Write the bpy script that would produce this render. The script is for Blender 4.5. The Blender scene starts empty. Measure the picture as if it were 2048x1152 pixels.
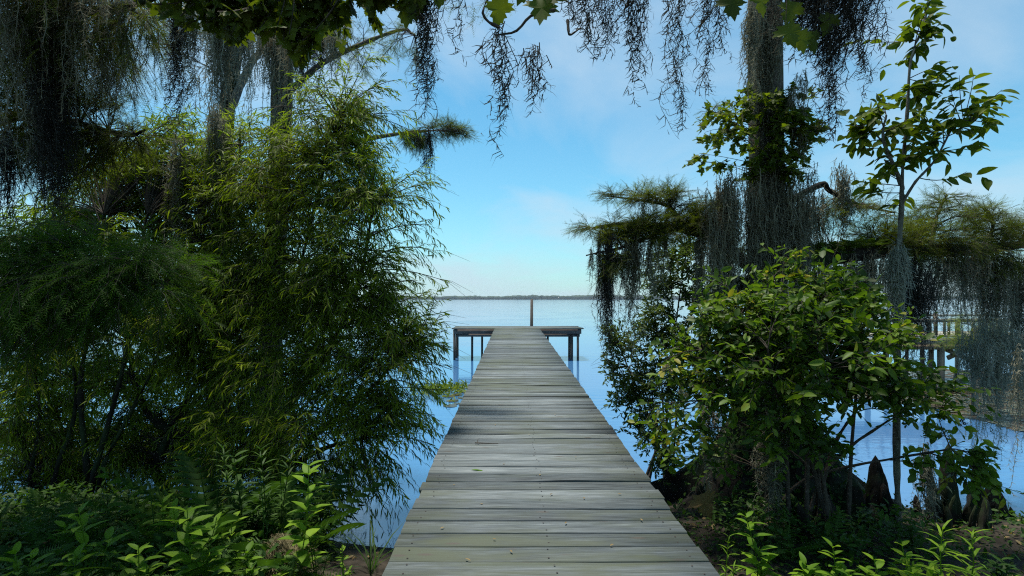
import bpy, math, random
import numpy as np
from mathutils import Matrix, Vector

# ------------------------------------------------------------------ camera, sky, sun, exposure
sc = bpy.context.scene
COL = sc.collection
F, CAMZ, CX, HY = 1090.0, 2.46, 1024.0, 598.0       # focal length in photo pixels, eye height over the water
cam = bpy.data.objects.new('camera', bpy.data.cameras.new('camera'))
COL.objects.link(cam)
cam.location = (0, 0, CAMZ)
cam.rotation_euler = (math.radians(90), 0, 0)
cam.data.sensor_width = 36
cam.data.lens = 36 * F / 2048
cam.data.shift_y = 22 / 2048
cam.data.clip_start = 0.05
cam.data.clip_end = 20000
sc.camera = cam

SUN_EL, SUN_AZ = math.radians(75), math.radians(-40)   # azimuth from +Y, clockwise: high over the lake, a little left
world = bpy.data.worlds.new('World')
sc.world = world
world.use_nodes = True
wn, wl = world.node_tree.nodes, world.node_tree.links
wn.clear()
def wnode(t, **k):
    n = wn.new(t)
    for a, b in k.items(): setattr(n, a, b)
    return n
w_out = wnode('ShaderNodeOutputWorld'); w_bg = wnode('ShaderNodeBackground')
w_bg.inputs['Strength'].default_value = 0.090
sky = wnode('ShaderNodeTexSky', sky_type='NISHITA', sun_disc=False)
sky.sun_elevation = SUN_EL; sky.sun_rotation = SUN_AZ
sky.air_density = 1.0; sky.dust_density = 0.3; sky.ozone_density = 2.0
tint = wnode('ShaderNodeMix', data_type='RGBA', blend_type='MULTIPLY')
tint.inputs[0].default_value = 1.0
tint.inputs[7].default_value = (0.57, 1.17, 1.19, 1)
tc = wnode('ShaderNodeTexCoord'); sep = wnode('ShaderNodeSeparateXYZ')
wl.new(tc.outputs['Generated'], sep.inputs[0])
zz = wnode('ShaderNodeMath', operation='MAXIMUM'); zz.inputs[1].default_value = 0.0
wl.new(sep.outputs['Z'], zz.inputs[0])
zp = wnode('ShaderNodeMath', operation='ADD'); zp.inputs[1].default_value = 0.22
wl.new(zz.outputs[0], zp.inputs[0])
dx = wnode('ShaderNodeMath', operation='DIVIDE'); dy = wnode('ShaderNodeMath', operation='DIVIDE')
wl.new(sep.outputs['X'], dx.inputs[0]); wl.new(zp.outputs[0], dx.inputs[1])
wl.new(sep.outputs['Y'], dy.inputs[0]); wl.new(zp.outputs[0], dy.inputs[1])
cmb = wnode('ShaderNodeCombineXYZ')
wl.new(dx.outputs[0], cmb.inputs[0]); wl.new(dy.outputs[0], cmb.inputs[1]); cmb.inputs[2].default_value = 3.7
cn = wnode('ShaderNodeTexNoise'); cn.inputs['Scale'].default_value = 1.15
cn.inputs['Detail'].default_value = 7; cn.inputs['Roughness'].default_value = 0.55; cn.inputs['Distortion'].default_value = 0.5
wl.new(cmb.outputs[0], cn.inputs['Vector'])
cr = wnode('ShaderNodeValToRGB')
cr.color_ramp.elements[0].position = 0.40; cr.color_ramp.elements[0].color = (0.02,)*3 + (1,)
cr.color_ramp.elements[1].position = 0.72; cr.color_ramp.elements[1].color = (0.70,)*3 + (1,)
wl.new(cn.outputs['Fac'], cr.inputs[0])
cl = wnode('ShaderNodeMix', data_type='RGBA')
cl.inputs[7].default_value = (4.6, 5.7, 6.6, 1)
wl.new(sky.outputs[0], tint.inputs[6]); wl.new(tint.outputs[2], cl.inputs[6]); wl.new(cr.outputs[0], cl.inputs[0])
# pale air towards the horizon
hz = wnode('ShaderNodeMath', operation='SUBTRACT'); hz.inputs[0].default_value = 1.0; wl.new(zz.outputs[0], hz.inputs[1])
hp = wnode('ShaderNodeMath', operation='POWER'); hp.inputs[1].default_value = 9.0; wl.new(hz.outputs[0], hp.inputs[0])
hm = wnode('ShaderNodeMath', operation='MULTIPLY'); hm.inputs[1].default_value = 0.70; wl.new(hp.outputs[0], hm.inputs[0])
ha = wnode('ShaderNodeMix', data_type='RGBA'); ha.inputs[7].default_value = (4.1, 5.0, 5.9, 1)
wl.new(hm.outputs[0], ha.inputs[0]); wl.new(cl.outputs[2], ha.inputs[6])
wl.new(ha.outputs[2], w_bg.inputs['Color']); wl.new(w_bg.outputs[0], w_out.inputs['Surface'])

sun = bpy.data.objects.new('sun', bpy.data.lights.new('sun', 'SUN'))
COL.objects.link(sun)
sun.data.energy = 4.6
sun.data.angle = math.radians(9)
sun.data.color = (1.0, 0.94, 0.85)
sd = Vector((math.sin(SUN_AZ) * math.cos(SUN_EL), math.cos(SUN_AZ) * math.cos(SUN_EL), math.sin(SUN_EL)))
sun.rotation_euler = sd.to_track_quat('Z', 'Y').to_euler()
sun.location = (0, -10, 30)

sc.view_settings.view_transform = 'Standard'
sc.view_settings.look = 'None'
sc.view_settings.gamma = 1.0
sc.view_settings.exposure = 0.6
sc.view_settings.use_curve_mapping = False
sc.render.engine = 'CYCLES'
cy = sc.cycles
cy.max_bounces = 7; cy.diffuse_bounces = 2; cy.glossy_bounces = 2; cy.transmission_bounces = 4; cy.volume_bounces = 0
cy.caustics_reflective = False; cy.caustics_refractive = False
cy.use_denoising = False
cy.filter_width = 1.15
cy.sample_clamp_indirect = 4.0

# ------------------------------------------------------------------ helpers
rg = np.random.default_rng(11)
def at(px, py, d): return np.array([(px - CX) * d / F, d, CAMZ - (py - HY) * d / F])
def ats(pts): return np.array([at(*p) for p in pts])
def nrm(v): return v / np.maximum(np.linalg.norm(v, axis=-1, keepdims=True), 1e-9)
def rdir(n): return nrm(rg.normal(size=(n, 3)))

def tag(o, label=None, cat=None, group=None, kind=None):
    if label: o['label'] = label
    if cat: o['category'] = cat
    if group: o['group'] = group
    if kind: o['kind'] = kind
    return o
def thing(name, loc, label, cat, group=None):
    o = bpy.data.objects.new(name, None); COL.objects.link(o)
    o.location = [float(c) for c in loc]; o.empty_display_size = 0.2
    return tag(o, label, cat, group)

def world_loc(o):
    v = Vector((0, 0, 0))
    while o is not None: v = v + o.location; o = o.parent
    return v

class Geo:
    def __init__(s): s.V = []; s.T = []; s.Q = []; s.R = []; s.n = 0
    def add(s, V, faces, r=0.5):
        V = np.asarray(V, float); faces = np.asarray(faces, np.int64)
        (s.T if faces.shape[1] == 3 else s.Q).append(faces + s.n)
        s.V.append(V); s.R.append(np.full(len(V), r) if np.isscalar(r) else np.asarray(r, float)); s.n += len(V)
    def addtq(s, V, tri, quad, r):
        if len(tri): s.T.append(np.asarray(tri, np.int64) + s.n)
        if len(quad): s.Q.append(np.asarray(quad, np.int64) + s.n)
        s.V.append(V); s.R.append(r); s.n += len(V)
    def tubes(s, P, r0, r1, sides=3, r=None, cap=False):
        """P (n,m,3): n polylines of m points; radius r0 at the start, r1 at the end"""
        P = np.asarray(P, float)
        if P.ndim == 2: P = P[None]
        n, m, _ = P.shape
        T = nrm(np.gradient(P, axis=1))
        ref = np.where(np.abs(T[..., 2:3]) > 0.9, np.array([1.0, 0, 0]), np.array([0, 0, 1.0]))
        A = nrm(np.cross(T, ref)); B = np.cross(T, A)
        if np.ndim(r0) == 1 and np.ndim(r1) == 0 and len(r0) == m and n == 1: rad = np.asarray(r0)[None]
        else:
            t = np.linspace(0, 1, m)[None]
            rad = np.broadcast_to(np.reshape(r0, (-1, 1)) * (1 - t) + np.reshape(r1, (-1, 1)) * t, (n, m))
        a = np.arange(sides) * 2 * math.pi / sides
        V = P[:, :, None] + rad[..., None, None] * (np.cos(a)[:, None] * A[:, :, None] + np.sin(a)[:, None] * B[:, :, None])
        idx = np.arange(n * m * sides).reshape(n, m, sides)
        q = np.stack([idx[:, :-1], np.roll(idx, -1, 2)[:, :-1], np.roll(idx, -1, 2)[:, 1:], idx[:, 1:]], -1).reshape(-1, 4)
        rr = np.repeat(rg.random(n) if r is None else np.full(n, r), m * sides)
        s.addtq(V.reshape(-1, 3), [], q, rr)
    def leaves(s, tm, P, D, U, L, W, r=None):
        tv, tt, tq = tm
        n, k = len(P), len(tv)
        if n == 0: return
        D = nrm(D); S = nrm(np.cross(U, D)); N = np.cross(D, S)
        L = np.broadcast_to(L, (n,)); W = np.broadcast_to(W, (n,))
        V = (P[:, None] + tv[None, :, 0:1] * (L[:, None] * D)[:, None] + tv[None, :, 1:2] * (W[:, None] * S)[:, None]
             + tv[None, :, 2:3] * (L[:, None] * N)[:, None])
        off = (np.arange(n) * k)[:, None, None]
        tri = (tt[None] + off).reshape(-1, 3) if len(tt) else []
        quad = (tq[None] + off).reshape(-1, 4) if len(tq) else []
        s.addtq(V.reshape(-1, 3), tri, quad, np.repeat(rg.random(n) if r is None else r, k))
    def build(s, name, mat, parent=None, smooth=False, kind=None):
        V = np.concatenate(s.V).astype(np.float32)
        if parent is not None: V = V - np.array(world_loc(parent), np.float32)
        me = mesh_from(name, V, s.T, s.Q, np.concatenate(s.R), mat, smooth)
        o = bpy.data.objects.new(name, me); COL.objects.link(o)
        if parent is not None: o.parent = parent
        if kind: o['kind'] = kind
        return o

def mesh_from(name, V, T, Q, Rn, mat, smooth=False):
    tri = np.concatenate(T) if len(T) else np.zeros((0, 3), np.int64)
    quad = np.concatenate(Q) if len(Q) else np.zeros((0, 4), np.int64)
    me = bpy.data.meshes.new(name)
    me.vertices.add(len(V)); me.vertices.foreach_set('co', np.ascontiguousarray(V, np.float32).ravel())
    loops = np.concatenate([tri.ravel(), quad.ravel()]).astype(np.int32)
    me.loops.add(len(loops)); me.loops.foreach_set('vertex_index', loops)
    st = np.concatenate([np.arange(len(tri)) * 3, len(tri) * 3 + np.arange(len(quad)) * 4]).astype(np.int32)
    me.polygons.add(len(st)); me.polygons.foreach_set('loop_start', st)
    me.update(calc_edges=True)
    at_ = me.attributes.new('rnd', 'FLOAT', 'POINT'); at_.data.foreach_set('value', np.asarray(Rn, np.float32))
    if smooth: me.polygons.foreach_set('use_smooth', np.ones(len(st), bool))
    if mat: me.materials.append(mat)
    me.validate()
    return me

def box_geo(g, c, s, r=0.5, ch=0.0):
    x, y, z = np.array(s) / 2
    V = np.array([[a * x, b * y, e * z] for e in (-1, 1) for b in (-1, 1) for a in (-1, 1)]) + np.array(c)
    g.add(V, [[0, 2, 3, 1], [4, 5, 7, 6], [0, 1, 5, 4], [2, 6, 7, 3], [0, 4, 6, 2], [1, 3, 7, 5]], r)
def beam_geo(g, a, b, w, h, r=0.5):
    """rectangular bar from a to b, w wide (sideways), h tall"""
    a, b = np.array(a, float), np.array(b, float)
    t = nrm(b - a); up = np.array([0, 0, 1.0]) if abs(t[2]) < 0.9 else np.array([0, 1.0, 0])
    s = nrm(np.cross(t, up)); u = np.cross(s, t)
    V = [p + s * i * w / 2 + u * j * h / 2 for p in (a, b) for j in (-1, 1) for i in (-1, 1)]
    g.add(V, [[0, 1, 3, 2], [4, 6, 7, 5], [0, 4, 5, 1], [2, 3, 7, 6], [0, 2, 6, 4], [1, 5, 7, 3]], r)

def spline(pts, m=24):
    """smooth polyline through the points"""
    P = np.asarray(pts, float); n = len(P)
    if n < 3: 
        t = np.linspace(0, 1, m)[:, None]; return P[0] * (1 - t) + P[-1] * t
    Q = np.vstack([2 * P[0] - P[1], P, 2 * P[-1] - P[-2]])
    out = []
    for t in np.linspace(0, n - 1 - 1e-6, m):
        i = int(t); u = t - i
        a, b, c, d = Q[i], Q[i + 1], Q[i + 2], Q[i + 3]
        out.append(0.5 * (2 * b + (c - a) * u + (2 * a - 5 * b + 4 * c - d) * u * u + (3 * b - a - 3 * c + d) * u ** 3))
    return np.array(out)

# ---- leaf templates: x along the leaf, y across, z along the normal
def tmpl_lance(drop=0.22):
    ts, ws = [0, .28, .70, 1], [0, .48, .42, 0]
    V = [[0, 0, 0]]
    for t, w in list(zip(ts, ws))[1:-1]: V += [[t, w, -drop * t * t + .03], [t, -w, -drop * t * t + .03]]
    V += [[1, 0, -drop]]
    return np.array(V, float), np.array([[0, 2, 1], [3, 4, 5]]), np.array([[1, 2, 4, 3]])
def tmpl_ovate(drop=0.18, fold=0.10, ws=(0, .36, .5, .43, .24, 0), ts=(0, .18, .4, .63, .84, 1)):
    V = []
    for t, w in zip(ts, ws):
        z = -drop * t * t
        V += [[t, 0, z], [t, w, z + fold * w * 2], [t, -w, z + fold * w * 2]]
    q, tr = [], []
    n = len(ts)
    for i in range(n - 1):
        a, b = 3 * i, 3 * (i + 1)
        if i == 0: tr += [[a, b, b + 1], [a, b + 2, b]]
        elif i == n - 2: tr += [[a, b, a + 1], [a, a + 2, b]]
        else: q += [[a, b, b + 1, a + 1], [a, a + 2, b + 2, b]]
    return np.array(V, float), np.array(tr), np.array(q)
def tmpl_maple():
    half = [(0, 0), (.02, .10), (-.06, .34), (.10, .30), (.10, .55), (.20, .46), (.30, .62), (.33, .46), (.40, .40), (.42, .24), (.58, .34), (.62, .22), (.78, .20), (.78, .11), (1.0, 0)]
    out = [(x, y) for x, y in half] + [(x, -y) for x, y in half[-2:0:-1]]
    c = (.36, 0)
    V = [[c[0], 0, 0]] + [[x, y * .95, -.12 * abs(y) - .1 * max(0, x - .4) ** 2 + .04 * math.sin(9 * x + 5 * y)] for x, y in out]
    n = len(out)
    return np.array(V, float), np.array([[0, 1 + i, 1 + (i + 1) % n] for i in range(n)]), np.zeros((0, 4), int)
def tmpl_spray(pairs=7, nl=.26, w=.035, ang=.95):
    """a feather of needles along a fine shoot"""
    V, T = [], []
    def tri(a, b, c):
        i = len(V); V.extend([a, b, c]); T.append([i, i + 1, i + 2])
    tri([0, .012, 0], [0, -.012, 0], [1, 0, -.12])
    for i in range(pairs):
        t = .06 + .9 * i / (pairs - 1); z = -.12 * t * t
        l = nl * (1 - .75 * abs(t - .42) ** 1.5)
        for s in (-1, 1):
            a = ang - .35 * t
            tri([t - w / 2, 0, z], [t + w / 2, 0, z], [t + l * math.cos(a), s * l * math.sin(a), z - .03])
    return np.array(V, float), np.array(T), np.zeros((0, 4), int)
def tmpl_fern(pairs=13):
    V, T = [], []
    for i in range(pairs):
        t = .08 + .9 * i / pairs; z = -.35 * t * t
        l = .30 * math.sin(math.pi * (.18 + .8 * t)) ** .8
        for s in (-1, 1):
            k = len(V); w = .024
            V.extend([[t - w, 0, z], [t + w, 0, z], [t + .02 + w * 1.1, s * l * .55, z], [t + .06, s * l, z - .04]])
            T.extend([[k, k + 1, k + 2], [k, k + 2, k + 3]])
    k = len(V); V.extend([[0, .012, 0], [0, -.012, 0], [1, 0, -.35]]); T.append([k, k + 1, k + 2])
    return np.array(V, float), np.array(T), np.zeros((0, 4), int)
LANCE, LANCE2 = tmpl_lance(.22), tmpl_lance(.5)
OVATE, OVATE2 = tmpl_ovate(), tmpl_ovate(.32, .05)
SMALL = tmpl_ovate(.1, .06, (0, .45, .5, 0), (0, .3, .65, 1))
MAPLE, SPRAY, FERN = tmpl_maple(), tmpl_spray(), tmpl_fern()
ELLIP = tmpl_ovate(.15, .07, (0, .5, .42, 0), (0, .35, .75, 1))

# ---- materials
def newmat(name):
    m = bpy.data.materials.new(name); m.use_nodes = True
    m.node_tree.nodes.clear()
    return m, m.node_tree.nodes, m.node_tree.links
def ramp(n, cols):
    r = n.new('ShaderNodeValToRGB'); e = r.color_ramp.elements
    while len(e) < len(cols): e.new(0.5)
    for k, (p, c) in enumerate(cols): e[k].position = p; e[k].color = tuple(c) + (1,)
    return r
def rnd_value(n, l):
    a = n.new('ShaderNodeAttribute'); a.attribute_name = 'rnd'
    o = n.new('ShaderNodeObjectInfo'); s = n.new('ShaderNodeMath'); s.operation = 'ADD'
    fr = n.new('ShaderNodeMath'); fr.operation = 'FRACT'
    l.new(a.outputs['Fac'], s.inputs[0]); l.new(o.outputs['Random'], s.inputs[1]); l.new(s.outputs[0], fr.inputs[0])
    return fr.outputs[0]
def mat_leaf(name, cols, trans=0.35, tcol=(1.25, 1.35, .55), rough=.55, spec=.18, patch=2.0):
    m, n, l = newmat(name)
    out = n.new('ShaderNodeOutputMaterial'); p = n.new('ShaderNodeBsdfPrincipled'); t = n.new('ShaderNodeBsdfTranslucent')
    mx = n.new('ShaderNodeMixShader'); mx.inputs[0].default_value = trans
    rp = ramp(n, cols); v = rnd_value(n, l)
    geo = n.new('ShaderNodeNewGeometry'); ns = n.new('ShaderNodeTexNoise'); ns.inputs['Scale'].default_value = patch
    l.new(geo.outputs['Position'], ns.inputs['Vector'])
    mm = n.new('ShaderNodeMath'); mm.operation = 'MULTIPLY_ADD'; mm.inputs[1].default_value = .7
    sh = n.new('ShaderNodeMath'); sh.operation = 'MULTIPLY_ADD'; sh.inputs[1].default_value = 1.6; sh.inputs[2].default_value = -.65
    l.new(ns.outputs['Fac'], sh.inputs[0]); l.new(v, mm.inputs[0]); l.new(sh.outputs[0], mm.inputs[2])
    l.new(mm.outputs[0], rp.inputs[0])
    mu = n.new('ShaderNodeMix'); mu.data_type = 'RGBA'; mu.blend_type = 'MULTIPLY'; mu.inputs[0].default_value = 1
    mu.inputs[7].default_value = tcol + (1,)
    l.new(rp.outputs[0], mu.inputs[6]); l.new(rp.outputs[0], p.inputs['Base Color']); l.new(mu.outputs[2], t.inputs['Color'])
    p.inputs['Roughness'].default_value = rough; p.inputs['Specular IOR Level'].default_value = spec
    l.new(p.outputs[0], mx.inputs[1]); l.new(t.outputs[0], mx.inputs[2]); l.new(mx.outputs[0], out.inputs['Surface'])
    return m
def mat_bark(name, c0, c1, c2, scale=(8, 8, 1.2), bump=.6, moss=None):
    m, n, l = newmat(name)
    out = n.new('ShaderNodeOutputMaterial'); p = n.new('ShaderNodeBsdfPrincipled')
    geo = n.new('ShaderNodeNewGeometry'); mp = n.new('ShaderNodeMapping'); mp.inputs['Scale'].default_value = scale
    l.new(geo.outputs['Position'], mp.inputs['Vector'])
    ns = n.new('ShaderNodeTexNoise'); ns.inputs['Scale'].default_value = 2.2; ns.inputs['Detail'].default_value = 8; ns.inputs['Roughness'].default_value = .65
    l.new(mp.outputs[0], ns.inputs['Vector'])
    rp = ramp(n, [(.3, c0), (.52, c1), (.75, c2)]); l.new(ns.outputs['Fac'], rp.inputs[0])
    col = rp.outputs[0]
    if moss:
        n2 = n.new('ShaderNodeTexNoise'); n2.inputs['Scale'].default_value = 3.0; n2.inputs['Detail'].default_value = 6
        l.new(geo.outputs['Position'], n2.inputs['Vector'])
        r2 = ramp(n, [(.48, (0, 0, 0)), (.62, (1, 1, 1))]); l.new(n2.outputs['Fac'], r2.inputs[0])
        mx = n.new('ShaderNodeMix'); mx.data_type = 'RGBA'; mx.inputs[7].default_value = moss + (1,)
        l.new(r2.outputs[0], mx.inputs[0]); l.new(col, mx.inputs[6]); col = mx.outputs[2]
    b = n.new('ShaderNodeBump'); b.inputs['Strength'].default_value = bump; b.inputs['Distance'].default_value = .03
    l.new(ns.outputs['Fac'], b.inputs['Height']); l.new(b.outputs[0], p.inputs['Normal'])
    l.new(col, p.inputs['Base Color']); p.inputs['Roughness'].default_value = .9; p.inputs['Specular IOR Level'].default_value = .2
    l.new(p.outputs[0], out.inputs['Surface'])
    return m
def mat_wood(name, cols, stain=(.068, .078, .048), along=0):
    """weathered board: the grain runs along local axis `along`, every board is cut from another log"""
    m, n, l = newmat(name)
    out = n.new('ShaderNodeOutputMaterial'); p = n.new('ShaderNodeBsdfPrincipled')
    tc = n.new('ShaderNodeTexCoord'); oi = n.new('ShaderNodeObjectInfo')
    mul = n.new('ShaderNodeVectorMath'); mul.operation = 'SCALE'; mul.inputs[0].default_value = (37, 91, 53)
    l.new(oi.outputs['Random'], mul.inputs['Scale'])
    add = n.new('ShaderNodeVectorMath'); add.operation = 'ADD'
    l.new(tc.outputs['Object'], add.inputs[0]); l.new(mul.outputs[0], add.inputs[1])
    def grain(sc_along, sc_across, detail, dist):
        mp = n.new('ShaderNodeMapping'); s = [sc_across] * 3; s[along] = sc_along; mp.inputs['Scale'].default_value = s
        l.new(add.outputs[0], mp.inputs['Vector'])
        ns = n.new('ShaderNodeTexNoise'); ns.inputs['Scale'].default_value = 1; ns.inputs['Detail'].default_value = detail
        ns.inputs['Roughness'].default_value = .62; ns.inputs['Distortion'].default_value = dist
        l.new(mp.outputs[0], ns.inputs['Vector']); return ns.outputs['Fac']
    g1, g2, g3 = grain(1.6, 24, 7, 1.0), grain(5.0, 120, 5, .3), grain(1.6, 5, 5, .6)
    rp = ramp(n, cols)
    mx = n.new('ShaderNodeMath'); mx.operation = 'MULTIPLY_ADD'; mx.inputs[1].default_value = .62
    sc2 = n.new('ShaderNodeMath'); sc2.operation = 'MULTIPLY_ADD'; sc2.inputs[1].default_value = .74
    ob = n.new('ShaderNodeMath'); ob.operation = 'MULTIPLY_ADD'; ob.inputs[1].default_value = .28; ob.inputs[2].default_value = -.30
    l.new(oi.outputs['Random'], ob.inputs[0]); l.new(g2, sc2.inputs[0]); l.new(ob.outputs[0], sc2.inputs[2])
    l.new(g1, mx.inputs[0]); l.new(sc2.outputs[0], mx.inputs[2]); l.new(mx.outputs[0], rp.inputs[0])
    # damp, algae-dark patches with a shape of their own
    geo = n.new('ShaderNodeNewGeometry')
    n4 = n.new('ShaderNodeTexNoise'); n4.inputs['Scale'].default_value = .55; n4.inputs['Detail'].default_value = 5
    l.new(geo.outputs['Position'], n4.inputs['Vector'])
    ad = n.new('ShaderNodeMath'); ad.operation = 'MULTIPLY'; l.new(g3, ad.inputs[0]); l.new(n4.outputs['Fac'], ad.inputs[1])
    r3 = ramp(n, [(.20, (0, 0, 0)), (.36, (.85, .85, .85))]); l.new(ad.outputs[0], r3.inputs[0])
    st = n.new('ShaderNodeMix'); st.data_type = 'RGBA'; st.inputs[7].default_value = stain + (1,)
    l.new(r3.outputs[0], st.inputs[0]); l.new(rp.outputs[0], st.inputs[6])
    # knots
    mpk = n.new('ShaderNodeMapping'); s = [7.0] * 3; s[along] = 2.2; mpk.inputs['Scale'].default_value = s
    l.new(add.outputs[0], mpk.inputs['Vector'])
    vo = n.new('ShaderNodeTexVoronoi'); vo.inputs['Scale'].default_value = 1.0; l.new(mpk.outputs[0], vo.inputs['Vector'])
    rk = ramp(n, [(.05, (.85, .85, .85)), (.13, (0, 0, 0))]); l.new(vo.outputs['Distance'], rk.inputs[0])
    kn = n.new('ShaderNodeMix'); kn.data_type = 'RGBA'; kn.inputs[7].default_value = (.07, .06, .05, 1)
    l.new(rk.outputs[0], kn.inputs[0]); l.new(st.outputs[2], kn.inputs[6])
    b = n.new('ShaderNodeBump'); b.inputs['Strength'].default_value = .5; b.inputs['Distance'].default_value = .006
    l.new(mx.outputs[0], b.inputs['Height']); l.new(b.outputs[0], p.inputs['Normal'])
    l.new(kn.outputs[2], p.inputs['Base Color']); p.inputs['Roughness'].default_value = .75; p.inputs['Specular IOR Level'].default_value = .3
    l.new(p.outputs[0], out.inputs['Surface'])
    return m
def mat_plain(name, col, rough=.8, spec=.3, noise=None):
    m, n, l = newmat(name)
    out = n.new('ShaderNodeOutputMaterial'); p = n.new('ShaderNodeBsdfPrincipled')
    p.inputs['Base Color'].default_value = col + (1,); p.inputs['Roughness'].default_value = rough; p.inputs['Specular IOR Level'].default_value = spec
    if noise:
        geo = n.new('ShaderNodeNewGeometry'); ns = n.new('ShaderNodeTexNoise'); ns.inputs['Scale'].default_value = noise[0]; ns.inputs['Detail'].default_value = 8
        l.new(geo.outputs['Position'], ns.inputs['Vector']); rp = ramp(n, [(.3, col), (.7, noise[1])]); l.new(ns.outputs['Fac'], rp.inputs[0])
        l.new(rp.outputs[0], p.inputs['Base Color'])
        b = n.new('ShaderNodeBump'); b.inputs['Strength'].default_value = .7; b.inputs['Distance'].default_value = .03
        l.new(ns.outputs['Fac'], b.inputs['Height']); l.new(b.outputs[0], p.inputs['Normal'])
    l.new(p.outputs[0], out.inputs['Surface'])
    return m
def mat_moss(name, c0, c1):
    return mat_leaf(name, [(0, c0), (1, c1)], trans=.25, tcol=(1, 1, .9), rough=.9, spec=.1, patch=3.0)

M = dict(
    willow=mat_leaf('willow_leaf', [(0, (.048, .074, .006)), (.5, (.118, .172, .009)), (1, (.25, .31, .015))], .5),
    willow_backlit=mat_leaf('willow_leaf_backlit', [(0, (.075, .12, .010)), (1, (.19, .26, .018))], .55),  # copy of the willow leaf with backlight put into its colour
    shrub=mat_leaf('shrub_leaf', [(0, (.028, .06, .008)), (.5, (.065, .125, .010)), (.9, (.14, .22, .016)), (1, (.24, .22, .03))], .42, rough=.5, spec=.25),
    sapling=mat_leaf('sapling_leaf', [(0, (.05, .08, .006)), (.6, (.09, .125, .008)), (1, (.15, .19, .012))], .48),
    maple=mat_leaf('maple_leaf', [(0, (.045, .065, .005)), (.6, (.075, .10, .008)), (1, (.12, .15, .012))], .36),
    myrtle=mat_leaf('myrtle_leaf', [(0, (.04, .07, .016)), (1, (.10, .14, .03))], .4),
    cypress=mat_leaf('cypress_needle', [(0, (.04, .058, .008)), (.6, (.085, .11, .012)), (1, (.15, .17, .016))], .45, spec=.15),
    juniper=mat_leaf('feathery_needle', [(0, (.03, .075, .008)), (1, (.08, .155, .014))], .45, spec=.15),
    fern=mat_leaf('fern_frond', [(0, (.03, .07, .012)), (1, (.10, .14, .02))], .4, spec=.15),
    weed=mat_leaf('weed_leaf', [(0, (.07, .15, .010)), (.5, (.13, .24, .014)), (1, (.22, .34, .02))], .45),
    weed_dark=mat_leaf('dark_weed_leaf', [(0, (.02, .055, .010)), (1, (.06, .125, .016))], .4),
    yellowgreen=mat_leaf('yellow_green_leaf', [(0, (.10, .15, .025)), (1, (.22, .26, .05))], .4),
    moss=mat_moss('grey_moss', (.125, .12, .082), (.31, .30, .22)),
    moss_silhouette=mat_moss('silhouette_moss', (.035, .034, .03), (.09, .088, .075)),  # grey moss darkened in its colour to read as silhouette
    moss_pale=mat_moss('pale_moss', (.20, .22, .17), (.36, .37, .30)),
    dry=mat_moss('dry_grass', (.16, .13, .07), (.30, .26, .15)),
    bark=mat_bark('cypress_bark', (.05, .042, .034), (.12, .098, .08), (.22, .19, .165), moss=(.05, .065, .028)),
    bark_shaded=mat_bark('shaded_bark', (.006, .0055, .0045), (.015, .013, .010), (.034, .030, .025), (5, 5, 1.0), .8, moss=(.022, .034, .014)),  # near-black copy of the bark, shade put into its colour
    bark_pale=mat_bark('grey_bark', (.05, .046, .036), (.11, .10, .08), (.22, .21, .175), (14, 14, 5), moss=(.16, .165, .13)),
    twig=mat_bark('twig_bark', (.03, .024, .018), (.06, .05, .038), (.11, .095, .075), (14, 14, 14), .2),
    deck=mat_wood('weathered_board', [(.22, (.017, .021, .022)), (.42, (.058, .069, .071)), (.60, (.110, .127, .129)), (.84, (.225, .248, .248))]),
    beam=mat_wood('brown_timber', [(.2, (.045, .035, .03)), (.5, (.12, .095, .08)), (.8, (.22, .185, .155))], (.05, .042, .035)),
    post=mat_wood('post_timber', [(.2, (.03, .026, .023)), (.5, (.085, .075, .065)), (.8, (.16, .145, .125))], (.03, .03, .022), 2),
    old=mat_wood('old_grey_timber', [(.2, (.14, .13, .10)), (.5, (.30, .28, .23)), (.8, (.46, .44, .38))], (.14, .13, .09)),
    old_post=mat_wood('old_grey_post', [(.2, (.10, .085, .06)), (.5, (.24, .20, .15)), (.8, (.40, .35, .27))], (.10, .08, .05), 2),
    nail=mat_plain('rusty_nail', (.03, .022, .018), .6),
    soil=mat_plain('bank_soil', (.014, .012, .009), .95, .15, (5.5, (.055, .046, .034))),
    flower=mat_plain('flower_head', (.42, .36, .20), .9),
    berry=mat_plain('dark_fruit', (.03, .035, .02), .5),
    deadleaf=mat_leaf('dead_leaf', [(0, (.16, .11, .045)), (1, (.30, .22, .10))], .3),
    pad=mat_leaf('lily_pad', [(0, (.05, .045, .015)), (.6, (.07, .06, .022)), (1, (.14, .13, .06))], .1, rough=.25, spec=.6),
    mat=mat_plain('weed_mat', (.016, .011, .004), .7, .3, (1.8, (.05, .034, .012))),
    far=mat_plain('far_foliage', (.022, .040, .026), .95, .1, (.02, (.045, .07, .042))),
)

# ------------------------------------------------------------------ ground, water, far shore
def shore_y(x):
    return np.interp(x, [-60, -9, -5, -2.2, -1.0, 0.2, 1.3, 2.0, 3.4, 5.2, 8, 60], [9, 7.0, 6.4, 5.7, 5.25, 5.3, 5.9, 6.7, 7.1, 6.15, 6.4, 9])
def bumps(x, y):
    return .05 * np.sin(2.1 * x + .7) * np.cos(1.7 * y) + .03 * np.sin(5.3 * x - 2.2 * y) + .015 * np.sin(11 * x + 7 * y)
def ground_z(x, y):
    s = shore_y(x) - y
    z = np.where(s > 0, .46 * (1 - np.exp(-s * .62)), np.maximum(s * .28, -1.3))
    return z + bumps(x, y) * np.clip(.35 + s * .6, .0, 1)
gx = np.concatenate([[-9000, -2000, -400, -120, -60, -30], np.arange(-16, 16.01, .2), [30, 60, 120, 400, 2000, 9000]])
gy = np.concatenate([[-9000, -1000, -200, -60, -25, -10], np.arange(-5, 10.01, .2), [14, 25, 60, 200, 1000, 9000]])
X, Y = np.meshgrid(gx, gy)
Z = ground_z(X, Y)
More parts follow.
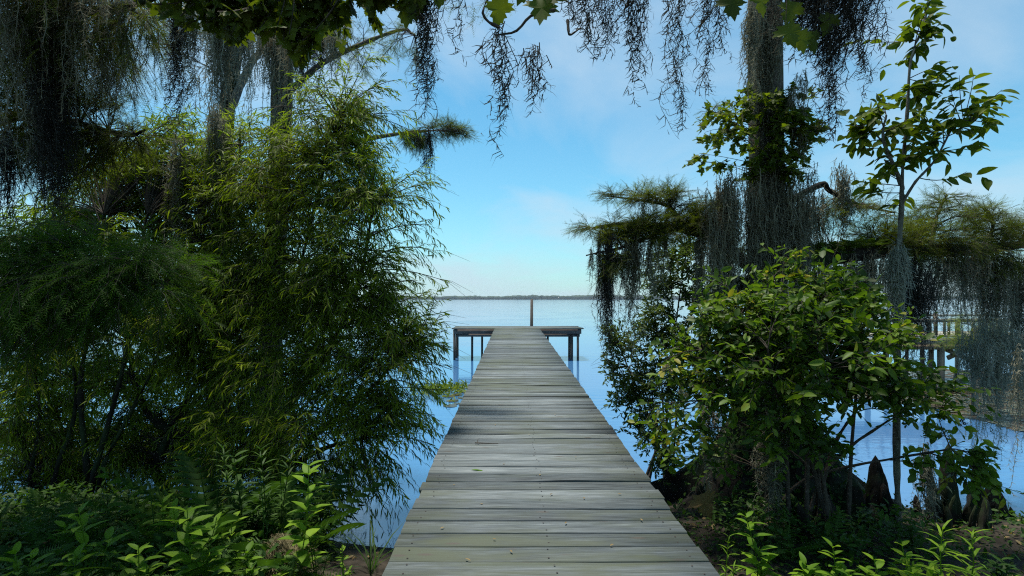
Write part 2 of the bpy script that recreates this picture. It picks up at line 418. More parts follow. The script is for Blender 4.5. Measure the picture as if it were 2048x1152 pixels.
g = Geo(); nx, ny = len(gx), len(gy)
idx = np.arange(nx * ny).reshape(ny, nx)
g.add(np.stack([X, Y, Z], -1).reshape(-1, 3), np.stack([idx[:-1, :-1], idx[:-1, 1:], idx[1:, 1:], idx[1:, :-1]], -1).reshape(-1, 4))
ground = tag(g.build('ground', M['soil'], smooth=True), 'dark muddy bank with leaf litter along the water', 'ground', kind='structure')

wm, n, l = newmat('lake_water')
out = n.new('ShaderNodeOutputMaterial'); p = n.new('ShaderNodeBsdfPrincipled')
p.inputs['Base Color'].default_value = (.05, .15, .31, 1); p.inputs['Roughness'].default_value = .07; p.inputs['IOR'].default_value = 3.4
geo = n.new('ShaderNodeNewGeometry')
mp = n.new('ShaderNodeMapping'); mp.inputs['Scale'].default_value = (.9, 2.4, 1); l.new(geo.outputs['Position'], mp.inputs['Vector'])
n1 = n.new('ShaderNodeTexNoise'); n1.inputs['Scale'].default_value = 1.4; n1.inputs['Detail'].default_value = 4; l.new(mp.outputs[0], n1.inputs['Vector'])
n2 = n.new('ShaderNodeTexNoise'); n2.inputs['Scale'].default_value = .12; n2.inputs['Detail'].default_value = 2; l.new(geo.outputs['Position'], n2.inputs['Vector'])
r2 = ramp(n, [(.42, (.15, .15, .15)), (.62, (1, 1, 1))]); l.new(n2.outputs['Fac'], r2.inputs[0])
mm = n.new('ShaderNodeMath'); mm.operation = 'MULTIPLY'; l.new(n1.outputs['Fac'], mm.inputs[0]); l.new(r2.outputs[0], mm.inputs[1])
b = n.new('ShaderNodeBump'); b.inputs['Strength'].default_value = .32; b.inputs['Distance'].default_value = .05
l.new(mm.outputs[0], b.inputs['Height']); l.new(b.outputs[0], p.inputs['Normal']); l.new(p.outputs[0], out.inputs['Surface'])
g = Geo(); g.add([[-9000, 4.0, 0], [9000, 4.0, 0], [9000, 2600, 0], [-9000, 2600, 0]], [[0, 1, 2, 3]])
tag(g.build('water', wm), 'calm blue lake reaching to the far shore', 'water', kind='structure')

# far wooded shore, one mass
g = Geo()
sx = np.linspace(-3600, 3600, 900)
top = 17.5 + 2.2 * np.sin(sx * .004) + rg.normal(0, 1.0, 900) + 1.6 * np.sin(sx * .021) + 1.1 * np.sin(sx * .067 + 1)
rows = [(2480, np.full(900, -.2)), (2470, top * .45), (2478, top * .85), (2490, top), (2540, top * .92), (2580, np.full(900, -.2))]
V = np.concatenate([np.stack([sx, y0 + rg.normal(0, 3, 900), z], -1) for y0, z in rows])
i2 = np.arange(900 * len(rows)).reshape(len(rows), 900)
g.add(V, np.stack([i2[:-1, :-1], i2[:-1, 1:], i2[1:, 1:], i2[1:, :-1]], -1).reshape(-1, 4))
tag(g.build('far_treeline', M['far']), 'thin blue green line of woods along the far shore', 'woods', kind='stuff')

# ------------------------------------------------------------------ the dock
SL = 17 / F                                             # the deck climbs a little towards the lake
def deck_z(y): return CAMZ - 1.52 + SL * y
DX0, DX1 = -.697, 1.107
dock = thing('wooden_dock', (.205, 10, 0), 'long weathered grey plank dock with a T shaped end over the lake', 'dock')
D0 = np.array(dock.location)
def plank_mesh(lx, w, seed):
    r = np.random.default_rng(seed)
    h, c = .038, .005
    xs = np.linspace(-lx / 2, lx / 2, 4)
    prof = [(-w / 2, -h), (-w / 2, -c), (-w / 2 + c, 0), (w / 2 - c, 0), (w / 2, -c), (w / 2, -h)]
    V = []
    for i, x in enumerate(xs):
        ey, ez = r.normal(0, .0022), r.normal(0, .0025)
        for y, z in prof: V.append([x + r.normal(0, .002), y + ey + r.normal(0, .0008), z + ez])
    q = [[6 * i + a, 6 * i + (a + 1) % 6, 6 * i + 6 + (a + 1) % 6, 6 * i + 6 + a] for i in range(3) for a in range(6)]
    q = [f[::-1] for f in q]
    q += [[0, 1, 4, 5], [1, 2, 3, 4]]
    q += [[18 + 5, 18 + 4, 18 + 1, 18 + 0], [18 + 4, 18 + 3, 18 + 2, 18 + 1]]
    return mesh_from('plank', np.array(V), [], [np.array(q)], np.full(len(V), .0), M['deck'])
pm = [plank_mesh(1.80, .176, k) for k in range(7)]
rr = random.Random(5)
y = -1.2; k = 0; nails = Geo()
while y < 21.75:
    o = bpy.data.objects.new('plank', pm[rr.randrange(7)]); COL.objects.link(o); o.parent = dock
    ox, oz = rr.gauss(0, .007), rr.gauss(0, .002)
    o.location = (ox, y - D0[1], deck_z(y) - D0[2] + oz)
    o.rotation_euler = (math.atan(SL) + rr.gauss(0, .006), rr.gauss(0, .0012), rr.gauss(0, .0022) + (math.pi if rr.random() < .5 else 0))
    for nxp in (-.8, 0.02, .8):
        for s in (-.05, .05):
            c = np.array([.205 + ox + nxp + rr.gauss(0, .012), y + s + rr.gauss(0, .006), deck_z(y + s) + oz + .0035])
            if y < 12:
                a = np.arange(6) * math.pi / 3
                nails.add(c + np.stack([.006 * np.cos(a), .006 * np.sin(a), a * 0], -1), [[0, 1, 2, 3], [0, 3, 4, 5]])
    y += .176 + max(.0015, rr.gauss(.0055, .004)) ; k += 1
nails.build('nail_heads', M['nail'], dock, kind='stuff')
# T end: long boards laid side by side, a deep fascia, posts
TX0, TX1, TY0, TY1 = -2.40, 2.86, 21.86, 23.75
tz = deck_z(21.8) + .004
tm = [plank_mesh(TX1 - TX0, .150, 20 + k) for k in range(3)]
y = TY0 + .075
while y < TY1:
    o = bpy.data.objects.new('plank', tm[rr.randrange(3)]); COL.objects.link(o); o.parent = dock
    o.location = ((TX0 + TX1) / 2 - D0[0] + rr.gauss(0, .02), y - D0[1], tz + rr.gauss(0, .002) - D0[2]); o.rotation_euler = (0, 0, rr.gauss(0, .001))
    y += .156
def bar(name, mat, parent, a, b, w, h):
    g = Geo(); beam_geo(g, a, b, w, h); c = (np.array(a) + np.array(b)) / 2
    g.V = [v - c for v in g.V]
    me = mesh_from(name, np.concatenate(g.V), g.T, g.Q, np.concatenate(g.R), mat)
    o = bpy.data.objects.new(name, me); COL.objects.link(o); o.parent = parent
    o.location = [float(q) for q in c - np.array(parent.location)]
    return o
zb = tz - .040
bar('fascia_board', M['beam'], dock, (TX0 + .07, TY0 + .07, zb - .095), (TX1 - .07, TY0 + .07, zb - .095), .04, .185)
bar('fascia_board', M['beam'], dock, (TX0 + .07, TY1 - .07, zb - .095), (TX1 - .07, TY1 - .07, zb - .095), .04, .185)
for xx in (TX0 + .09, TX1 - .09):
    bar('fascia_board', M['beam'], dock, (xx, TY0 + .095, zb - .095), (xx, TY1 - .095, zb - .095), .04, .185)
bar('cross_beam', M['beam'], dock, (TX0 + .12, TY0 + .20, zb - .25), (TX1 - .12, TY0 + .20, zb - .25), .08, .12)
bar('cross_beam', M['beam'], dock, (TX0 + .12, TY1 - .30, zb - .25), (TX1 - .12, TY1 - .30, zb - .25), .08, .12)
for xx in (-.58, .205, .99):
    bar('stringer', M['beam'], dock, (xx, -1.2, deck_z(-1.2) - .135), (xx, 21.7, deck_z(21.7) - .135), .045, .18)
for px, yy in ((909, 21.99), (909, 22.75), (908, 23.45), (943, 22.2), (1143, 22.02), (1142, 22.7), (1156, 21.99), (1152, 23.4), (1100, 23.4), (960, 23.4)):
    xx = (px - CX) / F * 21.95
    bar('post', M['post'], dock, (xx, yy, -1.25), (xx + rr.gauss(0, .01), yy, zb - .02), .085, .085)
for yy in (5.0, 7.8, 10.6, 13.4, 16.2, 19.0):
    for xx in (-.50, .91):
        bar('post', M['post'], dock, (xx, yy, -1.25), (xx, yy, deck_z(yy) - .05), .10, .10)
    bar('cross_beam', M['beam'], dock, (-.62, yy + .09, deck_z(yy) - .29), (1.03, yy + .09, deck_z(yy) - .29), .045, .14)

pil = thing('piling', (.86, 24.1, 0), 'lone upright mooring post standing behind the end of the dock', 'post')
bar('post', M['post'], pil, (.88, 24.15, -1.3), (.885, 24.15, 2.46), .10, .12)
bar('side_board', M['beam'], pil, (.80, 24.12, -.5), (.845, 24.13, 2.44), .055, .09)

# ------------------------------------------------------------------ how plants grow
UP = np.array([0, 0, 1.0])
def ell(px, py, d, rx, ry, rd): return at(px, py, d), np.array([rx * d / F, rd, ry * d / F])
def in_vols(vols, n, shell=.45):
    w = np.array([np.prod(r) ** (2 / 3) for c, r in vols]); w /= w.sum()
    k = rg.choice(len(vols), n, p=w)
    C = np.array([c for c, r in vols])[k]; Rr = np.array([r for c, r in vols])[k]
    return C + Rr * rdir(n) * (rg.random(n) ** shell)[:, None]
def branches(stems, tips, lift=.12, m=9, low=1.5):
    S = np.concatenate([np.asarray(s) for s in stems])
    d = np.linalg.norm(tips[:, None] - S[None], axis=2)
    cost = d + low * np.maximum(0, S[None, :, 2] - tips[:, None, 2] + .1 * d) + .3 * rg.random(d.shape) * d
    A = S[cost.argmin(1)]
    ln = np.linalg.norm(tips - A, axis=1, keepdims=True)
    C = A + (tips - A) * .5 + UP * lift * ln + rg.normal(0, .13, (len(tips), 3)) * ln
    t = np.linspace(0, 1, m)[None, :, None]
    return (1 - t) ** 2 * A[:, None] + 2 * t * (1 - t) * C[:, None] + t * t * tips[:, None]
def twigs(br, per, length, spread=.8, up=.1, droop=.25, t0=.3, m=5, flat=0.0):
    n, mm, _ = br.shape; N = n * per
    B = np.repeat(br, per, 0)
    t = (t0 + (1 - t0) * rg.random(N) ** .8) * (mm - 1.001)
    i = t.astype(int); u = (t - i)[:, None]
    j = np.arange(N)
    P = B[j, i] * (1 - u) + B[j, i + 1] * u
    Tn = nrm(B[j, i + 1] - B[j, i])
    rd = rdir(N); rd[:, 2] *= (1 - flat)
    D = nrm(Tn * .7 + rd * spread + UP * up)
    L = (length * (.55 + .8 * rg.random(N)))[:, None, None]
    s = np.linspace(0, 1, m)[None, :, None]
    return P[:, None] + D[:, None] * s * L - UP * droop * s * s * L
def leaves_on(tw, per, L, wr, ang=.8, hang=.15, t0=.12, jit=.35, uprand=.5, var=.35):
    n, m, _ = tw.shape; N = n * per
    W = np.repeat(tw, per, 0)
    k = np.tile(np.arange(per), n)
    t = np.clip(t0 + (1 - t0) * (k + rg.random(N) * .6) / per, 0, 1) * (m - 1.001)
    i = t.astype(int); u = (t - i)[:, None]; j = np.arange(N)
    P = W[j, i] * (1 - u) + W[j, i + 1] * u
    Tn = nrm(W[j, i + 1] - W[j, i])
    S = nrm(np.cross(Tn, UP + rg.normal(0, .4, (N, 3)))) * np.where(k % 2 == 0, 1, -1)[:, None]
    D = nrm(Tn * math.cos(ang) + S * math.sin(ang) - UP * hang + rg.normal(0, jit, (N, 3)))
    U = nrm(UP + rg.normal(0, uprand, (N, 3)))
    Ls = L * (1 - var + 2 * var * rg.random(N))
    return dict(P=P, D=D, U=U, L=Ls, W=Ls * wr * (.8 + .4 * rg.random(N)))
def sub(a, mask): return {k: v[mask] for k, v in a.items()}
def cat(*a): return {k: np.concatenate([x[k] for x in a]) for k in a[0]}
_single = {}
def single_mesh(tm, mat, name='leaf'):
    key = (id(tm[0]), mat.name, name)
    if key not in _single:
        _single[key] = mesh_from(name, tm[0], [tm[1]] if len(tm[1]) else [], [tm[2]] if len(tm[2]) else [], np.zeros(len(tm[0])), mat)
    return _single[key]
def leaf_objects(tm, a, mat, parent, name='leaf'):
    me = single_mesh(tm, mat, name)
    base = np.array(world_loc(parent))
    D = nrm(a['D']); S = nrm(np.cross(a['U'], D)); N = np.cross(D, S)
    for k in range(len(D)):
        o = bpy.data.objects.new(name, me); COL.objects.link(o); o.parent = parent
        L, W = a['L'][k], a['W'][k]
        q = a['P'][k] - base
        o.matrix_basis = Matrix(((D[k][0] * L, S[k][0] * W, N[k][0] * L, q[0]), (D[k][1] * L, S[k][1] * W, N[k][1] * L, q[1]),
                                 (D[k][2] * L, S[k][2] * W, N[k][2] * L, q[2]), (0, 0, 0, 1)))
def emit(tm, a, mat, parent, nobj=0, name='foliage', leaf='leaf', tm2=None):
    """the nearest nobj leaves in view become parts of their own, the rest one mass"""
    n = len(a['P'])
    P = a['P']; px = P[:, 0] / P[:, 1] * F + CX; py = HY - (P[:, 2] - CAMZ) / P[:, 1] * F
    vis = (px > 0) & (px < 2048) & (py > 0) & (py < 1152) & (P[:, 1] > .3)
    sz = np.where(vis, a['L'] / np.maximum(P[:, 1], .3), 0)
    mask = np.zeros(n, bool)
    if nobj: mask[np.argsort(-sz)[:min(nobj, int(vis.sum()))]] = True
    if mask.any(): leaf_objects(tm, sub(a, mask), mat, parent, leaf)
    if (~mask).any():
        g = Geo(); r = sub(a, ~mask); g.leaves(tm2 or tm, r['P'], r['D'], r['U'], r['L'], r['W'])
        return g.build(name, mat, parent, kind='stuff')
def keep_out(a, *boxes):
    """leaves that would grow through the dock's air space are left off"""
    P = a['P']; m = np.ones(len(P), bool)
    for (x0, x1, y0, y1, z0, z1) in boxes:
        m &= ~((P[:, 0] > x0) & (P[:, 0] < x1) & (P[:, 1] > y0) & (P[:, 1] < y1) & (P[:, 2] > z0) & (P[:, 2] < z1))
    return sub(a, m)
def limb(name, mat, parent, pts, r0, r1, sides=7, m=24, wob=.0):
    P = spline(pts, m)
    if wob: P = P + np.cumsum(rg.normal(0, wob, P.shape), 0) * np.linspace(0, 1, m)[:, None]
    g = Geo(); g.tubes(P, np.linspace(r0, r1, m) * (1 + .12 * rg.normal(size=m)), 0, sides)
    g.build(name, mat, parent, smooth=True)
    return P

# ---- Spanish moss: strands of curly thread that hang from a line of anchors
def moss_geo(g, A, Ls, seg=.05, wob=.34, w=.0035, hair=.05, hairs=2, curl=True, pull=.0, conv=.0):
    k = len(A); pos = A.copy(); v = rg.normal(0, wob, (k, 2)); c0 = A.copy()
    steps = int(max(Ls) / seg) + 1
    rn = rg.random(k)
    sa = rg.random(k) * 6.28
    for s in range(steps):
        act = Ls > s * seg
        if not act.any(): break
        v = .72 * v + rg.normal(0, wob, (k, 2)) * .7 - pull * (pos[:, :2] - c0[:, :2] - (c0[:, :2].mean(0) - c0[:, :2]) * conv * min(1, s * seg / max(Ls)))
        d = np.concatenate([v, -np.ones((k, 1))], 1)
        new = pos + d * seg
        sa = sa + rg.normal(0, .5, k)
        side = np.stack([np.cos(sa), np.sin(sa) * .6, 0 * sa], 1) * w / 2
        fr = (1 - .5 * np.clip(s * seg / np.maximum(Ls, .01), 0, 1))[:, None]
        a, b = pos[act], new[act]; sd = (side * fr)[act]; n = len(a)
        V = np.stack([a - sd, a + sd, b + sd, b - sd], 1).reshape(-1, 3)
        g.addtq(V, [], np.arange(4 * n).reshape(n, 4), np.repeat(rn[act], 4))
        for h in range(hairs):
            th = rg.random(n) * 6.28; hl = hair * (.4 + 1.0 * rg.random(n))
            o = np.stack([np.cos(th), np.sin(th), -.1 - .9 * rg.random(n)], 1) * hl[:, None]
            u = rg.random(n)[:, None]; q = a * (1 - u) + b * u
            ww = np.stack([-np.sin(th), np.cos(th), np.full(n, .6)], 1) * w * .42
            if curl:
                mid = q + o * .55 + np.stack([-np.sin(th), np.cos(th), .3 * np.ones(n)], 1) * (hl * rg.normal(0, .25, n))[:, None]
                end = q + o + np.stack([0 * th, 0 * th, hl * rg.normal(.1, .35, n)], 1)
                V = np.stack([q - ww, q + ww, mid + ww * .8, mid - ww * .8, end], 1).reshape(-1, 3)
                b5 = np.arange(n)[:, None] * 5
                g.addtq(V, b5 + np.array([[3, 2, 4]]), b5 + np.array([[0, 1, 2, 3]]), np.repeat(rn[act], 5))
            else:
                V = np.stack([q - ww, q + ww, q + o], 1).reshape(-1, 3)
                g.addtq(V, np.arange(3 * n).reshape(n, 3), [], np.repeat(rn[act], 3))
        pos = new
GM = 'Spanish moss hanging from the trees'
def moss(label, px0, px1, top, bot, d, n, mat='moss', dr=.12, top1=None, w=.0035, hair=.05, hairs=2, seg=.05, wob=.34, curl=True, taper=1.6, tail=None, pull=2.0, vj=0):
    """n strands from the line (px0,top)-(px1,top1) at distance d; the longest reach row `bot`"""
    top1 = top if top1 is None else top1
    n = int(n * 2.3) if d > 4 else int(n * 1.05)
    nc = max(2, n // 22); cu = rg.random(nc); ci = rg.integers(0, nc, n); cl_ = .35 + .65 * rg.random(nc); cl_[rg.integers(0, nc)] = 1
    u = np.clip(cu[ci] + rg.normal(0, .035, n), 0, 1) if d > 4 else rg.random(n)
    if tail is not None: u = np.clip(rg.normal(tail, .25, n), 0, 1)
    mid = .5 if tail is None else tail
    dd = d + rg.normal(0, dr, n)
    A = np.stack([((px0 + (px1 - px0) * u) - CX) * d / F, dd, CAMZ - ((top + (top1 - top) * u) - HY) * d / F], 1)
    A[:, 2] += rg.normal(0, .02, n)
    if d > 4: A[:, 2] += (-np.abs(rg.normal(0, .30, nc)) * min(1, (bot - top) / 250))[ci] * (n > 60) + rg.normal(0, .06, n)
    A[:, 2] -= vj * rg.random(n) * d / F
    full = (bot - (top + (top1 - top) * u)) * d / F
    env = 1 - .55 * np.abs(u - mid) ** 1.2
    Ls = full * env * (1 - rg.random(n) ** (1 / taper) * .78) * (cl_[ci] if d > 4 else 1)
    Ls[: max(1, n // 14)] = full[: max(1, n // 14)] * env[: max(1, n // 14)]
    g = Geo()
    moss_geo(g, A, np.maximum(Ls, seg), seg, wob, w, hair, hairs, curl, pull, conv=.0 if d > 4 else .75)
    # the knot of moss at the top that holds the clump to its branch
    o = g.build('spanish_moss', M[mat])
    c = np.array([A[:, 0].mean(), A[:, 1].mean(), A[:, 2].max()])
    me = o.data; co = np.empty(len(me.vertices) * 3, np.float32); me.vertices.foreach_get('co', co)
    me.vertices.foreach_set('co', (co.reshape(-1, 3) - c.astype(np.float32)).ravel()); me.update()
    o.location = [float(q) for q in c]
    return tag(o, label, 'spanish moss', GM)

# ------------------------------------------------------------------ right bank: big cypress
gz = lambda x, y: float(ground_z(np.array(x), np.array(y)))
CB = np.array([3.02, 6.25, .15])
cyp = thing('bald_cypress', CB, 'big bald cypress with swollen fluted base and grey moss right of the dock', 'tree')
path = spline([CB + [0, 0, -.5], CB + [-.02, 0, .6], CB + [-.10, 0, 1.6], at(1535, 520, 6.25), at(1532, 250, 6.2), at(1530, 0, 6.15), at(1530, -400, 6.2)], 60)
g = Geo(); ns_ = 56; th = np.arange(ns_) * 2 * math.pi / ns_
h = path[:, 2] - CB[2]
ring = []
for i, P in enumerate(path):
    hh = max(h[i], -.3)
    r = .17 + .05 * math.exp(-hh / 2.5) + .92 * math.exp(-max(hh + .02, 0) / .62)
    fl = .42 * math.exp(-max(hh, 0) / .9)
    lob = 1 + fl * (np.abs(np.cos(4.5 * th + .5 + .15 * hh)) * .9 - .5 + np.cos(13 * th + 1.3 + .4 * hh) * .22 + np.cos(4 * th + 2.2) * .3) + .035 * np.sin(23 * th + 3 * hh) 
    lob = lob + .03 * rg.normal(size=ns_) * (hh < 2)
    ring.append(np.stack([P[0] + r * lob * np.cos(th), P[1] + r * lob * np.sin(th), np.full(ns_, P[2])], -1))
V = np.concatenate(ring); ii = np.arange(len(V)).reshape(len(path), ns_)
q = np.stack([ii[:-1], np.roll(ii, -1, 1)[:-1], np.roll(ii, -1, 1)[1:], ii[1:]], -1)
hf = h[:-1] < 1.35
gb = Geo(); gb.add(V, q[hf].reshape(-1, 4)); gb.build('buttress', M['bark_shaded'], cyp, smooth=True)
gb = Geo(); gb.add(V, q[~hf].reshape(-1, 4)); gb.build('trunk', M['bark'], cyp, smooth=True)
LB = {}
LB['left'] = limb('limb', M['bark_shaded'], cyp, ats([(1530, 560, 6.2), (1470, 510, 6.2), (1410, 470, 6.25), (1330, 455, 6.3), (1250, 450, 6.35), (1185, 458, 6.4)]), .085, .012, wob=.004)
LB['left2'] = limb('limb', M['bark_shaded'], cyp, ats([(1400, 468, 6.25), (1360, 440, 6.3), (1335, 412, 6.3), (1290, 402, 6.35), (1215, 392, 6.4)]), .04, .008)
LB['left3'] = limb('limb', M['bark_shaded'], cyp, ats([(1520, 590, 6.1), (1475, 575, 6.05), (1430, 605, 6.0), (1408, 660, 5.95), (1395, 740, 5.95)]), .11, .05, wob=.003)
LB['stub'] = limb('limb', M['twig'], cyp, ats([(1330, 458, 6.3), (1260, 490, 6.3), (1172, 511, 6.3)]), .03, .008)
LB['right'] = limb('limb', M['bark_shaded'], cyp, ats([(1535, 560, 6.3), (1600, 522, 6.35), (1700, 508, 6.5), (1820, 500, 6.7), (1950, 498, 7.0), (2120, 480, 7.4)]), .13, .05, wob=.003)
LB['right2'] = limb('limb', M['bark_shaded'], cyp, ats([(1550, 420, 6.3), (1640, 370, 6.4), (1660, 382, 6.4), (1720, 410, 6.5), (1790, 425, 6.6)]), .05, .010)
LB['right3'] = limb('limb', M['bark'], cyp, ats([(1960, 500, 7.0), (1985, 460, 7.0), (1980, 430, 7.05), (1960, 412, 7.1)]), .03, .010)
LB['right4'] = limb('limb', M['bark'], cyp, ats([(1860, 500, 6.8), (1870, 450, 6.85), (1885, 405, 6.9), (1895, 390, 6.9)]), .03, .008)
LB['twigl'] = limb('limb', M['twig'], cyp, ats([(1500, 270, 6.2), (1450, 235, 6.2), (1404, 214, 6.2)]), .012, .004)
LB['high'] = limb('limb', M['bark_shaded'], cyp, ats([(1530, -60, 6.1), (1600, -90, 5.2), (1660, -60, 4.0), (1720, -60, 3.2)]), .07, .03)
LB['high2'] = limb('limb', M['bark_shaded'], cyp, ats([(1530, -90, 6.1), (1420, -130, 5.0), (1300, -60, 3.6), (1180, -40, 3.2), (1050, -30, 3.0)]), .06, .02)

def cypress_crown(parent, stems, vols, nb, per, spl=.11, tw=.34, br_r=.008, mat='cypress', perl=9, shell=.5, lift=.1, up=.12, droop=.22, name='crown', flat=.55, hang=.1):
    tips = in_vols(vols, nb, shell)
    br = branches(stems, tips, lift)
    t = twigs(br, per, tw, .75, up, droop, .25, flat=flat)
    g = Geo(); g.tubes(br, br_r, br_r * .35, 3); g.tubes(t[:, [0, 2, -1]], .0035, .0015, 3)
    parent = g.build('crown', M['twig'], parent)
    a = leaves_on(t, perl, spl, 1.0, .75, hang, uprand=.55)
    a['W'] = a['L'] * .95
    emit(SPRAY, a, M[mat], parent, 0, 'needles')
    return t
allst = list(LB.values())
cypress_crown(cyp, [LB['left'], LB['left2'], LB['stub']], [ell(1185, 455, 6.4, 38, 12, .25), ell(1240, 465, 6.35, 45, 32, .35), ell(1310, 460, 6.3, 60, 35, .4), ell(1230, 395, 6.4, 25, 12, .2),
              ell(1300, 400, 6.35, 50, 22, .3), ell(1350, 395, 6.3, 28, 25, .3), ell(1390, 440, 6.3, 45, 40, .4), ell(1225, 520, 6.3, 30, 30, .3)], 190, 6, .105, .20)
cypress_crown(cyp, [LB['right'], LB['right3'], LB['right4'], LB['right2']], [ell(1700, 410, 6.5, 70, 25, .4), ell(1780, 470, 6.7, 70, 40, .5), ell(1870, 455, 6.9, 80, 40, .5), ell(1885, 405, 6.9, 28, 18, .3),
              ell(1975, 430, 7.0, 40, 30, .4), ell(2000, 480, 7.1, 70, 45, .5), ell(1860, 505, 6.8, 110, 30, .5), ell(1980, 530, 7.0, 60, 30, .5), ell(2040, 450, 7.3, 30, 30, .4), ell(1655, 450, 6.5, 40, 25, .3)], 260, 6, .115, .25, name='crown')
cypress_crown(cyp, [LB['twigl']], [ell(1430, 222, 6.2, 30, 12, .1)], 6, 3, .09, .16)
# resurrection fern on the limbs
def limb_fern(parent, P, i0, i1, n, size, mat='fern'):
    k = rg.uniform(i0, i1, n) * (len(P) - 1.01); i = k.astype(int); u = (k - i)[:, None]
    Q = P[i] * (1 - u) + P[i + 1] * u + np.stack([rg.normal(0, .05, n), rg.normal(0, .07, n), .08 + rg.normal(0, .02, n)], 1)
    D = nrm(rdir(n) * [1, 1, .3] + [0, 0, .5])
    emit(FERN, dict(P=Q, D=D, U=nrm(UP + rg.normal(0, .3, (n, 3))), L=size * (.6 + .8 * rg.random(n)), W=size * (.7 + .5 * rg.random(n))), M[mat], parent, 0, 'limb_fern')
limb_fern(cyp, LB['right'], .12, .62, 1700, .12)
limb_fern(cyp, LB['left3'], .1, .55, 260, .09)
limb_fern(cyp, LB['left'], .1, .5, 250, .09)

# vine with small lobed leaves that climbs the cypress
vine = thing('climbing_vine', CB + [0, -.3, 0], 'leafy green vine with small leaves climbing the mossy cypress trunk', 'vine')
vs = spline([at(1545, 700, 6.0), at(1515, 520, 5.95), at(1540, 380, 5.95), at(1515, 260, 5.95), at(1530, 180, 5.95)], 40)
g = Geo(); g.tubes(vs, .014, .006, 5); g.build('stem', M['twig'], vine, smooth=True)
tips = in_vols([ell(1480, 215, 5.85, 55, 35, .25), ell(1430, 270, 5.85, 60, 35, .3), ell(1395, 310, 5.85, 28, 18, .2), ell(1560, 240, 5.9, 60, 60, .3), ell(1620, 215, 5.95, 25, 45, .25), ell(1540, 330, 5.85, 80, 40, .3), ell(1640, 270, 5.95, 30, 40, .25)], 70)
br = branches([vs], tips, .15); t = twigs(br, 5, .17, .8, .1, .3)
g = Geo(); g.tubes(br, .005, .002, 3); g.tubes(t, .0025, .001, 3); vcr = g.build('crown', M['twig'], vine)
emit(MAPLE, leaves_on(t, 5, .075, .85, .9, .35), M['sapling'], vcr, 220)

# creepers over the swollen base
k = rg.choice(np.where((V[:, 1] < CB[1] + .1) & (V[:, 2] > .1) & (V[:, 2] < 2.0))[0], 2600)
Pc = V[k] + rg.normal(0, .03, (2600, 3)); out_ = nrm((Pc - CB) * [1, 1, 0])
emit(ELLIP, dict(P=Pc + out_ * .03, D=nrm(out_ * .6 + rdir(2600) * .8 - UP * .5), U=nrm(out_ + UP * .6), L=.03 + .05 * rg.random(2600), W=.02 + .03 * rg.random(2600)), M['weed_dark'], vine, 0, 'creeper')

# ---- cypress knees and the stump thicket at its foot
def knee(px, py_top, py_base, d, wpx, label, grp='cypress knees on the right bank', lean=0.0):
    b = at(px, py_base, d); tp = at(px + rg.normal(0, 6), py_top + .04 * (py_base - py_top), d); H = tp[2] - b[2]; R0 = .8 * wpx * d / F / 2
    t = thing('cypress_knee', b, label, 'cypress knee', grp)
    g = Geo(); ns = 18; th = np.arange(ns) * 2 * math.pi / ns; V = []; m = 16
    ph = rg.random(3) * 6.28
    for i in range(m):
        u = i / (m - 1)
        r = R0 * ((1 - u) ** .9 * .62 + .36) * (1 + .10 * math.sin(7 * u + ph[0])) * math.sqrt(max(0, 1 - u ** 7)) + .002
        lob = 1 + .24 * (1 - u) * np.cos(4 * th + ph[1]) + .16 * np.cos(7 * th + ph[2] + 2 * u) + .11 * rg.normal(size=ns)
        c = b + (tp - b) * u + np.array([.03 * math.sin(4 * u + ph[2]), .03 * math.cos(3 * u + ph[0]), -.12 * (1 - u)])
        V.append(np.stack([c[0] + r * lob * np.cos(th), c[1] + r * lob * np.sin(th), np.full(ns, c[2])], -1))
    V = np.concatenate(V); ii = np.arange(m * ns).reshape(m, ns)
    g.add(V, np.stack([ii[:-1], np.roll(ii, -1, 1)[:-1], np.roll(ii, -1, 1)[1:], ii[1:]], -1).reshape(-1, 4))
    g.build('knee', M['bark_shaded'], t, smooth=True)
    return t
for a in [
    (1897, 880, 1080, 5.5, 56, 'tall broad cypress knee right of the sapling stem'), (1942, 905, 1075, 5.4, 50, 'slim pointed cypress knee between two broader ones'),
    (1988, 950, 1075, 5.6, 74, 'broad ragged cypress knee nearest the open blue water'), (2024, 1008, 1085, 5.6, 26, 'small cypress knee farthest right, alone against the water'),
    (1966, 990, 1085, 5.2, 34, 'short stubby cypress knee in front of the broad ragged one'), (1862, 940, 1070, 5.5, 40, 'cypress knee close behind the right of the sapling stem'),
    (1745, 905, 1085, 5.6, 66, 'ragged cypress knee on the right flank of the big trunk'), (1768, 960, 1080, 5.5, 46, 'lower cypress knee left of the sapling stem'),
    (1705, 950, 1085, 5.3, 80, 'dark knee in the shade below the leafy shrub'), (1650, 975, 1090, 5.1, 90, 'low dark knee under the shrub, above the bank weeds'),
    (1600, 1000, 1095, 4.9, 40, 'small knee in front of the cypress base'), (1388, 960, 1070, 6.0, 44, 'narrow knee between the dock and the big trunk'),
    (1335, 930, 1005, 6.6, 34, 'knee standing in the water beside the dock edge'), (1920, 985, 1080, 5.3, 30, 'thin knee spike wedged between the tall knees'),
    (1838, 985, 1075, 5.6, 30, 'small knee behind the moss tail right of the sapling'), (1722, 985, 1085, 5.4, 34, 'small knee between two ragged ones on the trunk flank'), (1952, 1000, 1085, 5.25, 22, 'tiny knee spike at the foot of the slim pointed one'),
    (2006, 1000, 1085, 5.5, 26, 'small knee on the right foot of the broad ragged one'), (1880, 1010, 1085, 5.2, 26, 'short knee at the foot of the tall broad one'), (1790, 1000, 1085, 5.3, 30, 'low knee directly below the sapling stem'), (2042, 1030, 1090, 5.5, 22, 'knee tip cut by the right edge of the picture')]:
    knee(*a)

